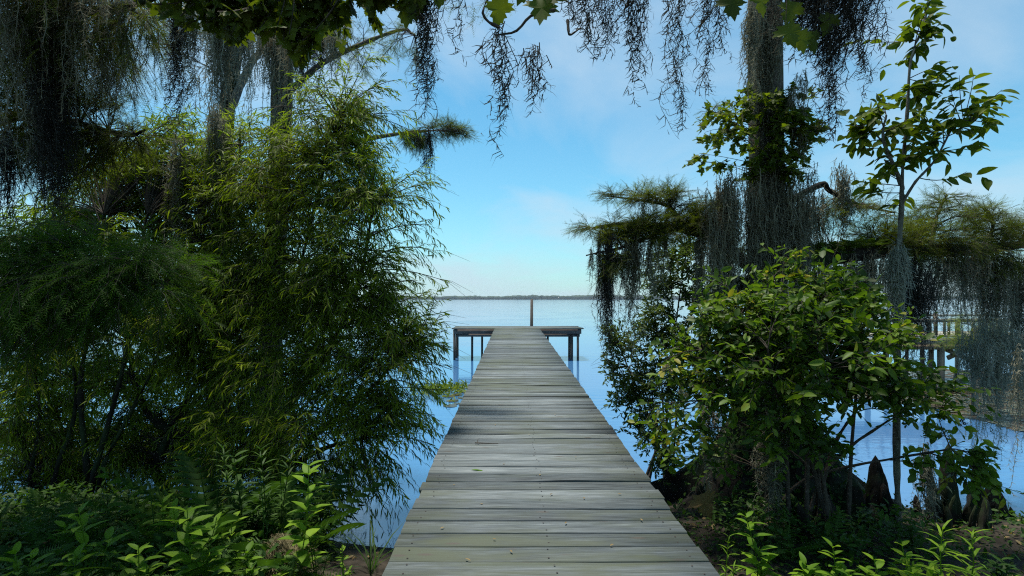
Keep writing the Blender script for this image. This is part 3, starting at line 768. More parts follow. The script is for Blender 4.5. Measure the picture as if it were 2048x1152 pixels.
# ---- broad-leaved sapling
SB = np.array([3.62, 5.1, gz(3.62, 5.1) - .05])
sap = thing('sapling', SB, 'slender sapling with large oval leaves against the sky at right', 'tree')
st = limb('trunk', M['bark_pale'], sap, [SB, at(1793, 900, 5.1), at(1795, 700, 5.1), at(1798, 520, 5.1), at(1803, 400, 5.1), at(1800, 360, 5.1), at(1765, 280, 5.05), at(1770, 230, 5.05)], .032, .010, 9, 40, .002)
s2 = limb('branch', M['bark_pale'], sap, ats([(1803, 400, 5.1), (1806, 330, 5.1), (1815, 220, 5.1), (1822, 120, 5.1), (1850, 40, 5.15), (1865, -40, 5.2)]), .018, .006)
s3 = limb('branch', M['bark_pale'], sap, ats([(1803, 410, 5.1), (1830, 365, 5.0), (1870, 320, 5.0), (1910, 250, 5.0), (1945, 240, 4.95)]), .014, .004)
s4 = limb('branch', M['bark_pale'], sap, ats([(1800, 370, 5.1), (1775, 300, 5.15), (1740, 260, 5.2), (1700, 250, 5.2)]), .012, .004)
tips = np.concatenate([in_vols([ell(1850, 60, 5.1, 38, 75, .25)], 14, .6), in_vols([ell(1845, 170, 5.1, 55, 45, .3), ell(1800, 230, 5.1, 70, 50, .35), ell(1740, 260, 5.15, 50, 30, .3)], 22, .6),
                       in_vols([ell(1890, 250, 5.0, 80, 60, .35), ell(1930, 260, 5.0, 40, 40, .25), ell(1820, 310, 5.1, 75, 40, .35)], 24, .6), ats([(1735, 375, 5.1), (1775, 410, 5.1), (1950, 285, 5.0), (1955, 230, 5.0), (1760, 345, 5.1)])])
tips = np.concatenate([tips, tips[rg.permutation(len(tips))[:30]] + rg.normal(0, .26, (30, 3)) * [1, 1, .8]])
br = branches([s2, s3, s4, st[26:]], tips, .12)
g = Geo(); g.tubes(br, .005, .002, 4); scr = g.build('crown', M['twig'], sap)
tw2 = twigs(br, 1, .20, .8, .0, .2, .4)
a = cat(leaves_on(br, 5, .118, .46, .85, .3, t0=.4, jit=.3, uprand=.6), leaves_on(tw2, 3, .110, .46, .85, .3, t0=.3, jit=.3, uprand=.6))
emit(OVATE, a, M['sapling'], scr, 300)
# bare dead twigs on its stem
for pts in ([(1797, 490, 5.05), (1780, 478, 5.0), (1748, 458, 5.0)], [(1797, 490, 5.05), (1790, 475, 5.0), (1777, 470, 5.0)], [(1797, 560, 5.05), (1780, 535, 5.0), (1757, 510, 5.0)], [(1800, 495, 5.05), (1806, 480, 5.0), (1816, 470, 5.0)]):
    limb('dead_twig', M['bark_pale'], sap, ats(pts), .006, .002, 4, 8)

# ---- leafy shrub in front of the cypress (buttonbush)
BB = np.array([2.75, 5.0, gz(2.75, 5.0) - .05])
bush = thing('leafy_shrub', BB, 'large bright green broad leaved shrub in front of the cypress base', 'shrub')
stems = []
for tp in [(1400, 700, 4.9), (1480, 640, 4.8), (1560, 620, 4.8), (1640, 620, 4.8), (1720, 660, 4.8), (1800, 720, 4.7), (1400, 800, 5.1), (1850, 800, 4.8), (1900, 895, 4.65), (1540, 700, 4.3), (1650, 720, 4.3)]:
    e = at(*tp); b0 = BB + rg.normal(0, .18, 3) * [1, 1, 0]
    stems.append(limb('stem', M['twig'], bush, [b0, b0 + (e - b0) * [.25, .25, .55] , e], .022, .007, 6, 16, .004))
vols = [ell(1480, 665, 4.75, 95, 65, .5), ell(1600, 640, 4.7, 120, 65, .55), ell(1710, 670, 4.7, 75, 60, .5), ell(1560, 740, 4.5, 150, 80, .6), ell(1680, 760, 4.6, 95, 75, .5),
        ell(1425, 760, 4.9, 55, 75, .4), ell(1400, 850, 5.0, 60, 35, .3), ell(1370, 735, 4.95, 40, 60, .3), ell(1325, 880, 5.3, 35, 55, .25), ell(1780, 640, 4.8, 45, 28, .3), ell(1785, 790, 4.6, 50, 55, .35),
        ell(1850, 800, 4.7, 40, 30, .25), ell(1580, 850, 4.7, 110, 45, .3), ell(1690, 600, 4.9, 70, 25, .3), ell(1510, 598, 4.85, 60, 22, .25), ell(1610, 560, 4.9, 60, 18, .2), ell(1440, 610, 4.9, 30, 25, .2)]
tips = in_vols(vols, 340, .85); tips = tips + rg.normal(0, .10, tips.shape); br = branches(stems, tips, .12); t = twigs(br, 4, .28, .75, .25, .2, .35)
edge = branches(stems, ats([(1955, 925, 4.6), (1940, 905, 4.6), (1900, 920, 4.6), (1965, 960, 4.5), (1925, 960, 4.55), (1870, 910, 4.6), (1985, 975, 4.5), (1890, 870, 4.7), (1945, 930, 4.6), (1842, 935, 4.6)]), .2)
te = twigs(edge, 5, .20, .6, .05, .15, .4)
g = Geo(); g.tubes(br, .006, .003, 3); g.tubes(t[:, [0, 2, -1]], .003, .0015, 3); g.tubes(edge, .006, .003, 3); g.tubes(te, .003, .0015, 3)
bcr = g.build('crown', M['twig'], bush)
a = cat(leaves_on(t, 9, .070, .44, .95, .15, uprand=.75, var=.62), leaves_on(te, 6, .080, .55, .95, .2, uprand=.7))
emit(OVATE, keep_out(a, (-1, 1.12, 0, 22, .3, 3)), M['shrub'], bcr, 300, tm2=ELLIP)
def flower_ball(c, r):
    g = Geo(); n = 150; D = rdir(n)
    g.leaves(SMALL, c + D * r * .35, D, rdir(n), r * .8, r * .28)
    g.build('flower_head', M['flower'], bush)
for px, py in ((1334, 733), (1340, 742), (1362, 783), (1372, 790), (1328, 738)): flower_ball(at(px, py, 4.7), .021)
for px, py in ((1923, 842), (1929, 847), (1920, 850), (1915, 843), (1926, 838)): 
    g = Geo(); D = rdir(60); g.leaves(SMALL, at(px, py, 4.6) + D * .006, D, rdir(60), .008, .008); g.build('fruit', M['berry'], bush)

# small yellow-green vine sprig above the shrub
# ---- fine-leaved myrtle left of it
MB = np.array([2.05, 7.2, -.1])
myr = thing('myrtle_bush', MB, 'fine leaved dark bush between the dock and the cypress, over the water', 'shrub')
stems = []
for tp in [(1260, 700, 7.0), (1310, 640, 7.1), (1340, 540, 7.2), (1380, 470, 7.2), (1300, 760, 6.9), (1380, 620, 7.1), (1235, 690, 7.0)]:
    e = at(*tp); stems.append(limb('stem', M['twig'], myr, [MB + rg.normal(0, .12, 3) * [1, 1, 0], MB + (e - MB) * [.35, .4, .5] + rg.normal(0, .06, 3), e], .022, .006, 5, 14, .004))
vols = [ell(1330, 560, 7.2, 55, 70, .4), ell(1370, 500, 7.2, 50, 55, .35), ell(1300, 650, 7.1, 65, 45, .4), ell(1250, 690, 7.0, 42, 30, .3), ell(1350, 680, 7.1, 60, 60, .45), ell(1270, 760, 7.0, 60, 50, .4), ell(1330, 780, 7.0, 55, 60, .4), ell(1225, 735, 7.0, 28, 40, .25), ell(1400, 580, 7.1, 40, 60, .3), ell(1205, 725, 7.0, 16, 20, .2), ell(1222, 670, 7.0, 22, 25, .2), ell(1290, 850, 6.7, 45, 45, .3), ell(1330, 920, 6.5, 35, 60, .25), ell(1240, 800, 6.9, 25, 30, .2)]
tips = in_vols(vols, 340, .55); br = branches(stems, tips, .1); t = twigs(br, 4, .18, .8, .2, .12)
g = Geo(); g.tubes(br, .005, .0025, 3); g.tubes(t[:, [0, 2, -1]], .0025, .001, 3); mcr = g.build('crown', M['twig'], myr)
emit(ELLIP, keep_out(leaves_on(t, 10, .058, .34, .8, .0, jit=.3, uprand=.8), (-1, 1.15, 0, 22, .3, 3)), M['myrtle'], mcr, 0)

# ------------------------------------------------------------------ left bank: willows
def willow(name, label, base, stem_pts, vols, nb, per, perl, mat, L=.105, tw=.42, nobj=0, edge=None, r0=.05, shell=.42, group=None, wr=.13):
    t0 = thing(name, base, label, 'willow', group)
    stems = []
    for pts in stem_pts: stems.append(limb('stem', M['bark_shaded'], t0, pts, r0 * (.7 + .5 * rg.random()), .012, 7, 22, .006))
    tips = in_vols(vols, nb, shell)
    br = branches(stems, tips, .18)
    t = twigs(br, per, tw, .6, .05, .42, .3, 6)
    if edge is not None:
        eb = branches(stems, edge, .22); et = twigs(eb, 7, tw * .9, .45, .0, .35, .35, 6)
        br = np.concatenate([br, eb]); t = np.concatenate([t, et])
    g = Geo(); g.tubes(br, .009, .003, 4); g.tubes(t[:, [0, 2, -1]], .003, .0012, 3); wcr = g.build('crown', M['twig'], t0)
    a = leaves_on(t, perl, L, wr, .62, .38, t0=.08, jit=.28, uprand=.7)
    a = keep_out(a, (-.75, 1.2, 0, 22, .6, 4))
    emit(LANCE2 if rg.random() < .0 else LANCE, a, M[mat], wcr, nobj)
    return t0, stems
WB = np.array([-2.75, 6.6, -.1])
wst = [[WB, at(480, 840, 6.6), at(545, 690, 6.6), at(600, 540, 6.6), at(640, 380, 6.6), at(680, 230, 6.6)],
       [WB, at(560, 850, 6.5), at(660, 700, 6.4), at(720, 560, 6.4), at(750, 420, 6.4)],
       [WB, at(600, 900, 6.4), at(720, 800, 6.2), at(790, 720, 6.2)],
       [WB, at(450, 800, 6.8), at(440, 620, 6.9), at(450, 460, 6.9), at(480, 300, 6.9)],
       [WB, at(520, 780, 6.9), at(560, 600, 7.0), at(545, 420, 7.0), at(560, 300, 7.0)],
       [WB, at(570, 950, 6.2), at(640, 900, 6.0), at(720, 880, 5.9)]]
wv = [ell(690, 230, 6.6, 80, 90, .6), ell(640, 300, 6.5, 130, 100, .8), ell(710, 400, 6.4, 110, 110, .8), ell(560, 400, 6.5, 120, 130, .8), ell(480, 330, 6.9, 60, 110, .5), ell(700, 560, 6.3, 130, 110, .8),
      ell(780, 600, 6.2, 80, 90, .6), ell(560, 560, 6.3, 140, 110, .7), ell(730, 720, 6.1, 130, 100, .7), ell(640, 820, 5.9, 130, 100, .6), ell(760, 820, 5.9, 70, 70, .4), ell(720, 930, 5.7, 75, 60, .35), ell(560, 700, 6.1, 120, 90, .6), ell(800, 690, 6.2, 60, 70, .4), ell(520, 860, 6.0, 110, 80, .4), ell(640, 960, 5.6, 120, 55, .3), ell(450, 760, 6.4, 80, 100, .4), ell(470, 470, 6.5, 90, 130, .5), ell(430, 640, 6.3, 80, 80, .4), ell(460, 930, 5.9, 90, 50, .3)]
edge = ats([(905, 740, 6.1), (890, 690, 6.1), (895, 660, 6.1), (870, 590, 6.2), (885, 560, 6.2), (860, 500, 6.3), (855, 400, 6.4), (860, 370, 6.4), (840, 340, 6.5), (800, 230, 6.6), (790, 160, 6.6), (820, 260, 6.6),
            (740, 110, 6.7), (840, 880, 5.8), (845, 860, 5.8), (870, 780, 6.0), (840, 780, 6.0), (870, 830, 5.9), (700, 130, 6.6), (620, 170, 6.6), (850, 450, 6.3), (880, 630, 6.2), (850, 640, 6.1), (830, 560, 6.2)])
willow('willow_shrub', 'big dense willow with narrow leaves leaning over the left of the dock', WB, wst, wv, 940, 7, 13, 'willow', .088, .40, 300, edge, shell=.5, wr=.125)

WB2 = np.array([-4.9, 6.3, -.05])
wst2 = [[WB2 + [-.4, 0, 0], at(110, 950, 6.2), at(150, 800, 6.2), at(120, 600, 6.3)], [WB2, at(185, 960, 6.2), at(215, 850, 6.2), at(250, 720, 6.2), at(270, 560, 6.3), at(300, 420, 6.5)],
        [WB2 + [.05, 0, 0], at(170, 900, 6.2), at(160, 760, 6.2), at(190, 600, 6.3), at(200, 440, 6.5)], [WB2 + [.1, .05, 0], at(200, 950, 6.2), at(240, 860, 6.2), at(300, 740, 6.2), at(330, 620, 6.3), at(380, 440, 6.5)],
        [WB2 + [-.7, .1, 0], at(60, 960, 6.2), at(80, 830, 6.2), at(60, 700, 6.2)]]
wv2 = [ell(330, 360, 7.2, 100, 80, .6), ell(230, 330, 7.4, 90, 70, .6), ell(410, 300, 7.2, 70, 80, .5), ell(300, 460, 7.0, 130, 70, .6), ell(420, 420, 7.0, 70, 90, .5), ell(130, 440, 7.2, 110, 50, .6), ell(350, 250, 7.4, 50, 40, .4)]
willow('willow_shrub', 'loose backlit willow in the gap left of the big willow', WB2, wst2, wv2, 300, 6, 12, 'willow_backlit', .105, .40, 0, None, .035)
wv3 = [ell(120, 660, 6.4, 130, 60, .5), ell(300, 640, 6.4, 120, 70, .5), ell(60, 780, 6.3, 90, 90, .4), ell(240, 760, 6.6, 120, 60, .4), ell(400, 700, 6.6, 80, 90, .5), ell(420, 560, 6.6, 90, 80, .5), ell(90, 860, 6.5, 110, 70, .3), ell(260, 880, 6.5, 100, 60, .3), ell(60, 900, 6.8, 80, 60, .3), ell(350, 850, 6.9, 90, 60, .3), ell(200, 900, 7.2, 160, 60, .3), ell(110, 955, 6.5, 140, 40, .25), ell(340, 950, 6.5, 110, 40, .25), ell(420, 880, 6.8, 90, 70, .3)]
WB3 = np.array([-3.95, 6.7, -.1])
wst3 = [[WB3, at(312, 950, 6.6), at(335, 870, 6.6), at(345, 840, 6.6), at(400, 760, 6.6), at(440, 660, 6.6)], [at(338, 860, 6.6), at(300, 830, 6.6), at(265, 760, 6.6), at(255, 690, 6.6)],
        [WB3 + [-1.6, -.2, 0], at(40, 850, 6.4), at(70, 760, 6.4), at(110, 670, 6.4)]]
willow('willow_shrub', 'dark willow thicket with bent forked trunk in the left shade', WB3, wst3, wv3, 560, 6, 12, 'willow', .095, .38, 0, None, .06)

WB4 = np.array([-5.2, 8.6, -.3])
wst4 = [[WB4, at(380, 850, 8.6), at(400, 700, 8.6), at(420, 500, 8.6)], [WB4, at(280, 850, 8.6), at(220, 700, 8.6), at(180, 520, 8.6)], [WB4 + [-1.5, 0, 0], at(120, 850, 8.6), at(60, 700, 8.6), at(40, 520, 8.6)], [WB4 + [1.2, 0, 0], at(520, 850, 8.6), at(560, 650, 8.6), at(600, 480, 8.6)]]
wv4 = [ell(80, 560, 8.6, 130, 100, .5), ell(280, 540, 8.6, 150, 110, .5), ell(460, 560, 8.6, 130, 110, .5), ell(100, 760, 8.6, 140, 90, .5), ell(330, 740, 8.6, 130, 90, .5), ell(520, 760, 8.6, 110, 110, .5), ell(120, 870, 8.6, 150, 60, .4), ell(330, 880, 8.6, 150, 50, .4), ell(640, 640, 8.6, 90, 160, .5)]
willow('willow_shrub', 'yellow green willow screen standing in the water behind the left thicket', WB4, wst4, wv4, 480, 6, 11, 'willow_backlit', .12, .46, 0, None, .035)

# ---- cypress standing behind the willows, and the one leaning in from the far left
def straight_tree(name, label, base, pts, r0, r1, group=None):
    t = thing(name, base, label, 'tree', group)
    P = spline(pts, 40); g = Geo(); m = len(P)
    hh = P[:, 2] - base[2]
    rad = r1 + (r0 - r1) * np.clip(1 - hh / 8, 0, 1) + .22 * np.exp(-np.maximum(hh, 0) / .5)
    g.tubes(P, rad * (1 + .03 * rg.normal(size=m)), 0, 14); g.build('trunk', M['bark_shaded'], t, smooth=True)
    return t, P
cb2 = np.array([-4.3, 9.6, -.2])
c2, P2 = straight_tree('bald_cypress', 'mossy grey cypress trunk rising behind the big willow', cb2, [cb2, at(545, 600, 9.5), at(560, 300, 9.4), at(565, 120, 9.3), at(570, -200, 9.2)], .20, .17)
lA = limb('limb', M['bark'], c2, ats([(563, 200, 9.3), (640, 130, 9.0), (720, 90, 8.6), (800, 60, 8.2), (830, 70, 8.0)]), .06, .012)
lB = limb('limb', M['bark'], c2, ats([(560, 330, 9.3), (680, 290, 8.6), (780, 270, 8.0), (850, 262, 7.6), (905, 262, 7.4)]), .05, .004)
cypress_crown(c2, [lA], [ell(700, 95, 8.7, 90, 40, .5), ell(790, 85, 8.2, 50, 30, .4), ell(835, 120, 8.0, 25, 20, .3), ell(640, 60, 8.8, 70, 50, .5)], 60, 5, .12, .3)
cypress_crown(c2, [lB], [ell(880, 262, 7.6, 45, 18, .3), ell(830, 275, 7.7, 40, 20, .3), ell(905, 255, 7.5, 30, 12, .2), ell(925, 262, 7.4, 14, 8, .12)], 60, 5, .10, .16)
cb3 = np.array([-5.6, 10.4, -.2])
c3, P3 = straight_tree('bald_cypress', 'thinner pale cypress trunk left of the mossy one behind the willow', cb3, [cb3, at(440, 600, 10.3), at(452, 250, 10.2), at(468, 100, 10.1), at(480, -200, 10)], .16, .13)
lC = limb('limb', M['bark_pale'], c3, ats([(455, 230, 10.2), (500, 130, 10.0), (530, 90, 9.8), (560, 20, 9.6)]), .08, .03)
cypress_crown(c3, [lC, P3[24:]], [ell(430, 40, 10, 120, 60, .8), ell(560, 40, 9.6, 90, 50, .6), ell(300, 60, 9.6, 70, 50, .6)], 70, 5, .13, .35)

cb4 = np.array([-7.4, 5.6, .1])
c4, P4 = straight_tree('bald_cypress', 'dark cypress leaning in from the left edge, hung with moss', cb4, [cb4, cb4 + [.1, -.1, 3], cb4 + [.3, -.2, 6], cb4 + [.5, -.2, 9]], .32, .22)
l41 = limb('limb', M['bark_shaded'], c4, [P4[22], at(-100, 90, 5.2), at(60, 30, 5.0), at(220, 20, 4.8), at(330, -10, 4.7)], .10, .02)
l42 = limb('limb', M['bark_shaded'], c4, [P4[16], at(-60, 260, 5.6), at(40, 230, 5.5), at(130, 240, 5.5), at(250, 270, 5.5), at(290, 260, 5.5)], .07, .012)
l43 = limb('limb', M['bark_shaded'], c4, [P4[12], at(-150, 560, 4.7), at(-20, 530, 4.45), at(100, 520, 4.4), at(220, 540, 4.4), at(330, 570, 4.5)], .05, .008)
l44 = limb('limb', M['bark_shaded'], c4, [P4[30], at(-40, -150, 4.6), at(120, -120, 4.2), at(300, -60, 4.0)], .08, .02)
cypress_crown(c4, [l41, l44], [ell(40, 60, 5.0, 120, 110, .7), ell(150, 80, 4.9, 110, 100, .7), ell(230, 60, 4.8, 70, 80, .5), ell(100, 150, 5.0, 130, 60, .5), ell(280, 20, 4.7, 60, 50, .5), ell(60, -60, 4.6, 160, 80, .8)], 190, 6, .115, .3, hang=.3, droop=.5, up=-.15)
cypress_crown(c4, [l42], [ell(40, 280, 5.5, 90, 90, .5), ell(130, 270, 5.5, 80, 70, .5), ell(200, 285, 5.5, 70, 50, .4), ell(110, 350, 5.5, 110, 60, .5), ell(60, 200, 5.4, 100, 60, .5), ell(265, 275, 5.5, 35, 20, .3), ell(170, 210, 5.4, 45, 60, .3)], 170, 6, .115, .28, hang=.2)
cypress_crown(c4, [l43], [ell(60, 480, 4.25, 120, 60, .5), ell(30, 560, 4.15, 120, 80, .5), ell(200, 540, 4.3, 120, 60, .5), ell(120, 600, 4.2, 110, 60, .5), ell(290, 560, 4.4, 70, 50, .4), ell(20, 680, 4.1, 60, 60, .3), ell(330, 530, 4.5, 50, 50, .35)], 190, 6, .15, .34, mat='juniper', hang=.25, droop=.5, up=-.05, perl=8, flat=.8)

# ---- maple whose boughs cross the top of the picture
MPB = np.array([-3.3, .9, gz(-3.3, .9) - .1])
mpl = thing('maple_tree', MPB, 'maple overhead whose lobed leaves hang into the top of the picture', 'tree')
P = limb('trunk', M['bark'], mpl, [MPB, MPB + [.05, .1, 1.6], MPB + [.2, .3, 3.2], MPB + [.4, .6, 5.2], MPB + [.5, .9, 7.0]], .20, .09, 12, 30)
m1 = limb('bough', M['bark'], mpl, [P[16], at(300, -180, 3.0), at(500, -60, 3.1), at(680, -30, 3.1), at(830, -40, 3.0), at(1000, -60, 2.9)], .08, .015)
m2 = limb('bough', M['bark'], mpl, [P[18], np.array([-1.5, 1.2, 4.6]), np.array([.2, 1.8, 4.7]), at(1090, -60, 2.6), at(1500, -90, 2.8)], .07, .015)
m3 = limb('bough', M['bark'], mpl, [P[20], np.array([-2.4, -1.0, 5.2]), np.array([-.8, -2.2, 5.6]), np.array([1.4, -2.6, 5.8])], .07, .02)
m4 = limb('bough', M['bark'], mpl, [at(1500, -90, 2.8), at(1580, -60, 3.0), at(1720, -50, 3.0)], .02, .008)
tips = np.concatenate([in_vols([ell(420, 30, 3.1, 80, 55, .3), ell(530, 50, 3.1, 100, 55, .35), ell(640, 20, 3.1, 100, 45, .35), ell(760, -5, 3.0, 80, 30, .3), ell(590, 95, 3.1, 50, 30, .25), ell(330, 20, 3.2, 60, 40, .3), ell(450, 70, 3.2, 60, 40, .3), ell(820, 20, 3.0, 30, 25, .2)], 110, .7),
    in_vols([(np.array([-.6, .2, 5.1]), np.array([2.2, 1.6, .5])), (np.array([1.2, -.4, 5.2]), np.array([2.0, 1.8, .5])), (np.array([-1.8, -1.5, 5.4]), np.array([1.5, 1.5, .6]))], 45, .6)])
br = branches([m1, m2, m3], tips, .1, low=.4)
g = Geo(); g.tubes(br, .006, .003, 4); pcr = g.build('crown', M['twig'], mpl)
a = leaves_on(br, 8, .088, .95, 1.0, .55, t0=.45, jit=.4, uprand=.8)
hand = [(1000, 38, 2.7, .17), (1085, 45, 2.7, .20), (1110, 22, 2.75, .17), (1460, 32, 2.9, .19), (1572, 88, 2.95, .18), (1600, 96, 3.0, .16), (815, 42, 2.9, .19), (842, 12, 2.9, .17), (880, 5, 2.9, .15), (1055, 5, 2.7, .17), (1590, 40, 3.0, .17), (1625, 95, 3.05, .15), (1665, 60, 3.05, .15), (1520, 20, 2.95, .16)]
hp = ats([h[:3] for h in hand]); hl = np.array([h[3] for h in hand]) * .86
hp[:, 2] += hl * .7
hd = nrm(np.array([[rg.normal(0, .25), rg.normal(-.1, .2), -1] for _ in hand])); hu = nrm(np.array([[rg.normal(0, .3), -1, .3] for _ in hand]))
a = cat(a, dict(P=hp, D=hd, U=hu, L=hl, W=hl * .95))
emit(MAPLE, a, M['maple'], pcr, 200)
pet = branches([m1, m2, m4], hp, .02, low=0); g = Geo(); g.tubes(pet, .0035, .0018, 4); g.build('leaf_stalks', M['twig'], mpl, kind='stuff')
for pts in ([(1110, 20, 2.7), (1065, 30, 2.7), (1030, 62, 2.7), (990, 66, 2.72)], [(1000, 55, 2.72), (975, 40, 2.72), (968, 10, 2.72), (1000, -40, 2.8)], [(1135, 40, 2.75), (1140, 68, 2.72), (1165, 50, 2.72)]):
    limb('bare_twig', M['twig'], mpl, ats(pts), .009, .004, 5, 12, .002)
t = twigs(branches([m2], ats([(930, 25, 3.0), (945, 45, 3.0), (915, 40, 3.0)]), .1, low=0), 5, .12, .7)
emit(SPRAY, leaves_on(t, 6, .07, 1.0, .8, .2), M['cypress'], mpl, 0, 'needle_sprig')

# ------------------------------------------------------------------ the moss clumps
near = dict(w=.0052, hair=.05, hairs=3, seg=.035, wob=.40, pull=6.0, taper=.7)
mid = dict(w=.0075, hair=.05, hairs=4, seg=.06, wob=.22, curl=False, pull=2.5)
far = dict(w=.012, hair=.07, hairs=2, seg=.08, wob=.2, curl=False, pull=2.0)
moss('long dark moss tail hanging from the maple leaves, left of the open sky', 842, 872, -60, 262, 3.0, 30, 'moss_silhouette', .05, **near)
moss('few loose moss curls near the top, just right of the long dark tail', 895, 930, -30, 122, 2.9, 4, 'moss_silhouette', .03, **near)
moss('long narrow moss strand hanging farthest down into the open sky', 992, 1012, 62, 352, 2.72, 13, 'moss_silhouette', .025, **near)
moss('short moss swag with a pointed tip under the single maple leaf', 1030, 1098, 95, 210, 2.72, 15, 'moss_silhouette', .025, tail=.55, **near)
moss('wide thin veil of moss along the top middle of the sky', 1130, 1265, -40, 118, 3.1, 44, 'moss_silhouette', .06, **near)
moss('dense straight moss strand in the middle of the top veil', 1266, 1284, -50, 215, 3.1, 18, 'moss_silhouette', .03, **near)
moss('thin knotted moss strand right of the dense straight one', 1305, 1362, -40, 270, 3.1, 11, 'moss_silhouette', .03, tail=.75, **near)
moss('double moss strand hanging just left of the cypress trunk top', 1395, 1430, -50, 205, 3.1, 16, 'moss_silhouette', .03, **near)
moss('single wispy moss thread beside the maple leaf near the cypress trunk', 1434, 1452, -20, 160, 3.0, 4, 'moss_silhouette', .02, **near)
moss('dense black moss mass with lobed leaves at the top right', 1560, 1750, -90, 128, 3.2, 260, 'moss_silhouette', .10, taper=.9, w=.005, hair=.06, hairs=3, seg=.04, wob=.35)
moss('ragged moss tail below the black mass, right of the trunk', 1642, 1684, 40, 310, 3.3, 26, 'moss_silhouette', .04, **near)
moss('short moss tail at the right end of the black mass', 1715, 1765, 30, 200, 3.3, 16, 'moss_silhouette', .04, **near)
moss('fine moss fringe hanging left of the cypress trunk top', 1488, 1512, 20, 215, 5.6, 26, 'moss', .08, **mid)
moss('shaggy moss fringe wrapping the bare upper cypress trunk', 1500, 1562, -40, 130, 5.98, 110, 'moss', .03, vj=260, **mid)
moss('grey moss patch draped on the upper cypress trunk', 1535, 1566, 20, 170, 5.9, 60, 'moss', .04, **mid)
moss('grey moss tail beside the upper right of the cypress trunk', 1570, 1605, 150, 345, 5.9, 36, 'moss', .08, **mid)
moss('thick grey moss drape on the left shoulder of the cypress', 1412, 1470, 322, 640, 5.95, 230, 'moss', .12, vj=60, top1=350, **mid)
moss('long moss drape down the front of the cypress trunk', 1478, 1545, 300, 560, 5.9, 180, 'moss', .07, vj=160, **mid)
moss('dark moss drape on the right side of the cypress trunk', 1556, 1614, 330, 600, 5.95, 220, 'moss', .10, vj=70, **mid)
moss('thin moss threads left under the cypress shoulder drape', 1400, 1470, 470, 650, 6.1, 40, 'moss', .10, **mid)
moss('loose moss tail on the short limb right of the trunk', 1670, 1705, 330, 470, 6.4, 34, 'moss', .06, **mid)
moss('pale moss knot where the right limb leaves the trunk', 1600, 1655, 380, 520, 6.4, 70, 'moss', .08, **mid)
moss('small lone moss tail on the bare stub toward the dock', 1172, 1186, 508, 585, 6.3, 10, 'moss', .02, **mid)
moss('long dark moss tail nearest the dock, below the left limb', 1195, 1232, 462, 690, 6.3, 70, 'moss_silhouette', .08, **mid)
moss('second moss tail below the left limb, beside the longest', 1236, 1282, 450, 655, 6.3, 85, 'moss', .09, **mid)
moss('pale moss fringe at the inner end of the left limb', 1284, 1335, 460, 610, 6.35, 40, 'moss', .08, **mid)
moss('tiny moss wisps under the upper left branch', 1268, 1345, 402, 470, 6.35, 30, 'moss', .06, **mid)
moss('moss thread column beside the myrtle top', 1388, 1412, 470, 640, 6.3, 26, 'moss', .06, **mid)
for (lb, a, b, t0, t1, d, n, mt) in [
    ('dark moss curtain closest to the trunk under the right limb', 1590, 1650, 520, 640, 6.4, 90, 'moss_silhouette'),
    ('short moss curtain second from the trunk under the right limb', 1650, 1712, 512, 635, 6.5, 100, 'moss'),
    ('moss curtain just left of the sapling stem', 1712, 1782, 508, 650, 6.55, 110, 'moss'),
    ('long dark moss curtain just right of the sapling stem', 1808, 1850, 505, 735, 6.7, 130, 'moss_silhouette'),
    ('moss curtain above the left part of the neighbouring pier', 1850, 1900, 505, 640, 6.8, 90, 'moss'),
    ('moss curtain above the railing of the neighbouring pier', 1900, 1945, 505, 650, 6.9, 90, 'moss'),
    ('long moss curtain right of the neighbouring pier railing', 1962, 1992, 505, 745, 7.0, 90, 'moss'),
    ('heavy moss curtain at the right edge of the picture', 1994, 2062, 500, 760, 7.1, 120, 'moss'),
    ('lowest pale moss tail hanging in front of the brown water', 1962, 1992, 640, 870, 6.6, 80, 'moss_pale'),
    ('narrow pale moss tail at the right edge above the brown water', 2022, 2044, 650, 860, 6.6, 50, 'moss_pale'),
    ('thin pale moss tail left of the lowest one', 1938, 1952, 660, 840, 6.6, 36, 'moss_pale')]:
    moss(lb, a, b, t0, t1, d, int(n * 1.15), mt, .14, **mid)
moss('grey moss coating the lower stem of the sapling', 1783, 1806, 495, 700, 5.06, 60, 'moss_pale', .03, **mid)
moss('grey moss tail hanging in front of the cypress base', 1520, 1556, 830, 1040, 5.05, 60, 'moss', .06, **mid)
moss('moss strands between the dock shrub leaves and the cypress base', 1400, 1440, 790, 960, 5.5, 40, 'moss', .08, **mid)
moss('moss tail hanging between the sapling stem and the tall knee', 1832, 1862, 900, 1060, 5.3, 44, 'moss', .05, **mid)
moss('single moss thread hanging over the water at the far right', 2034, 2039, 700, 1045, 5.6, 4, 'moss', .01, **mid)
# left side
moss('thick black moss column in the upper left', 84, 124, -20, 440, 4.8, 150, 'moss_silhouette', .10, taper=1.0, **mid)
moss('narrow black moss column at the left edge', -4, 20, 250, 440, 4.8, 40, 'moss_silhouette', .06, **mid)
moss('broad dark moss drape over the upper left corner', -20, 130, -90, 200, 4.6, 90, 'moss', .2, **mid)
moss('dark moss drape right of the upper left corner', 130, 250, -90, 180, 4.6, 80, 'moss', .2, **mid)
moss('knotted moss strand left in the small blue gap', 344, 362, 20, 265, 4.4, 16, 'moss_silhouette', .04, **near)
moss('smooth moss strand right in the small blue gap', 370, 388, 20, 245, 4.4, 22, 'moss', .03, **near)
moss('short dangling moss end below the left foliage tip', 195, 225, 130, 240, 5.0, 12, 'moss_silhouette', .05, **near)
moss('tall grey moss column right of the small blue gap', 422, 462, -20, 380, 8.2, 90, 'moss', .15, **far)
moss('grey moss drape on the thin pale cypress trunk', 462, 525, 20, 215, 8.4, 90, 'moss_pale', .15, **far)
moss('grey moss drape on the thick cypress trunk behind the willow', 535, 600, 40, 260, 8.4, 150, 'moss', .15, **far)
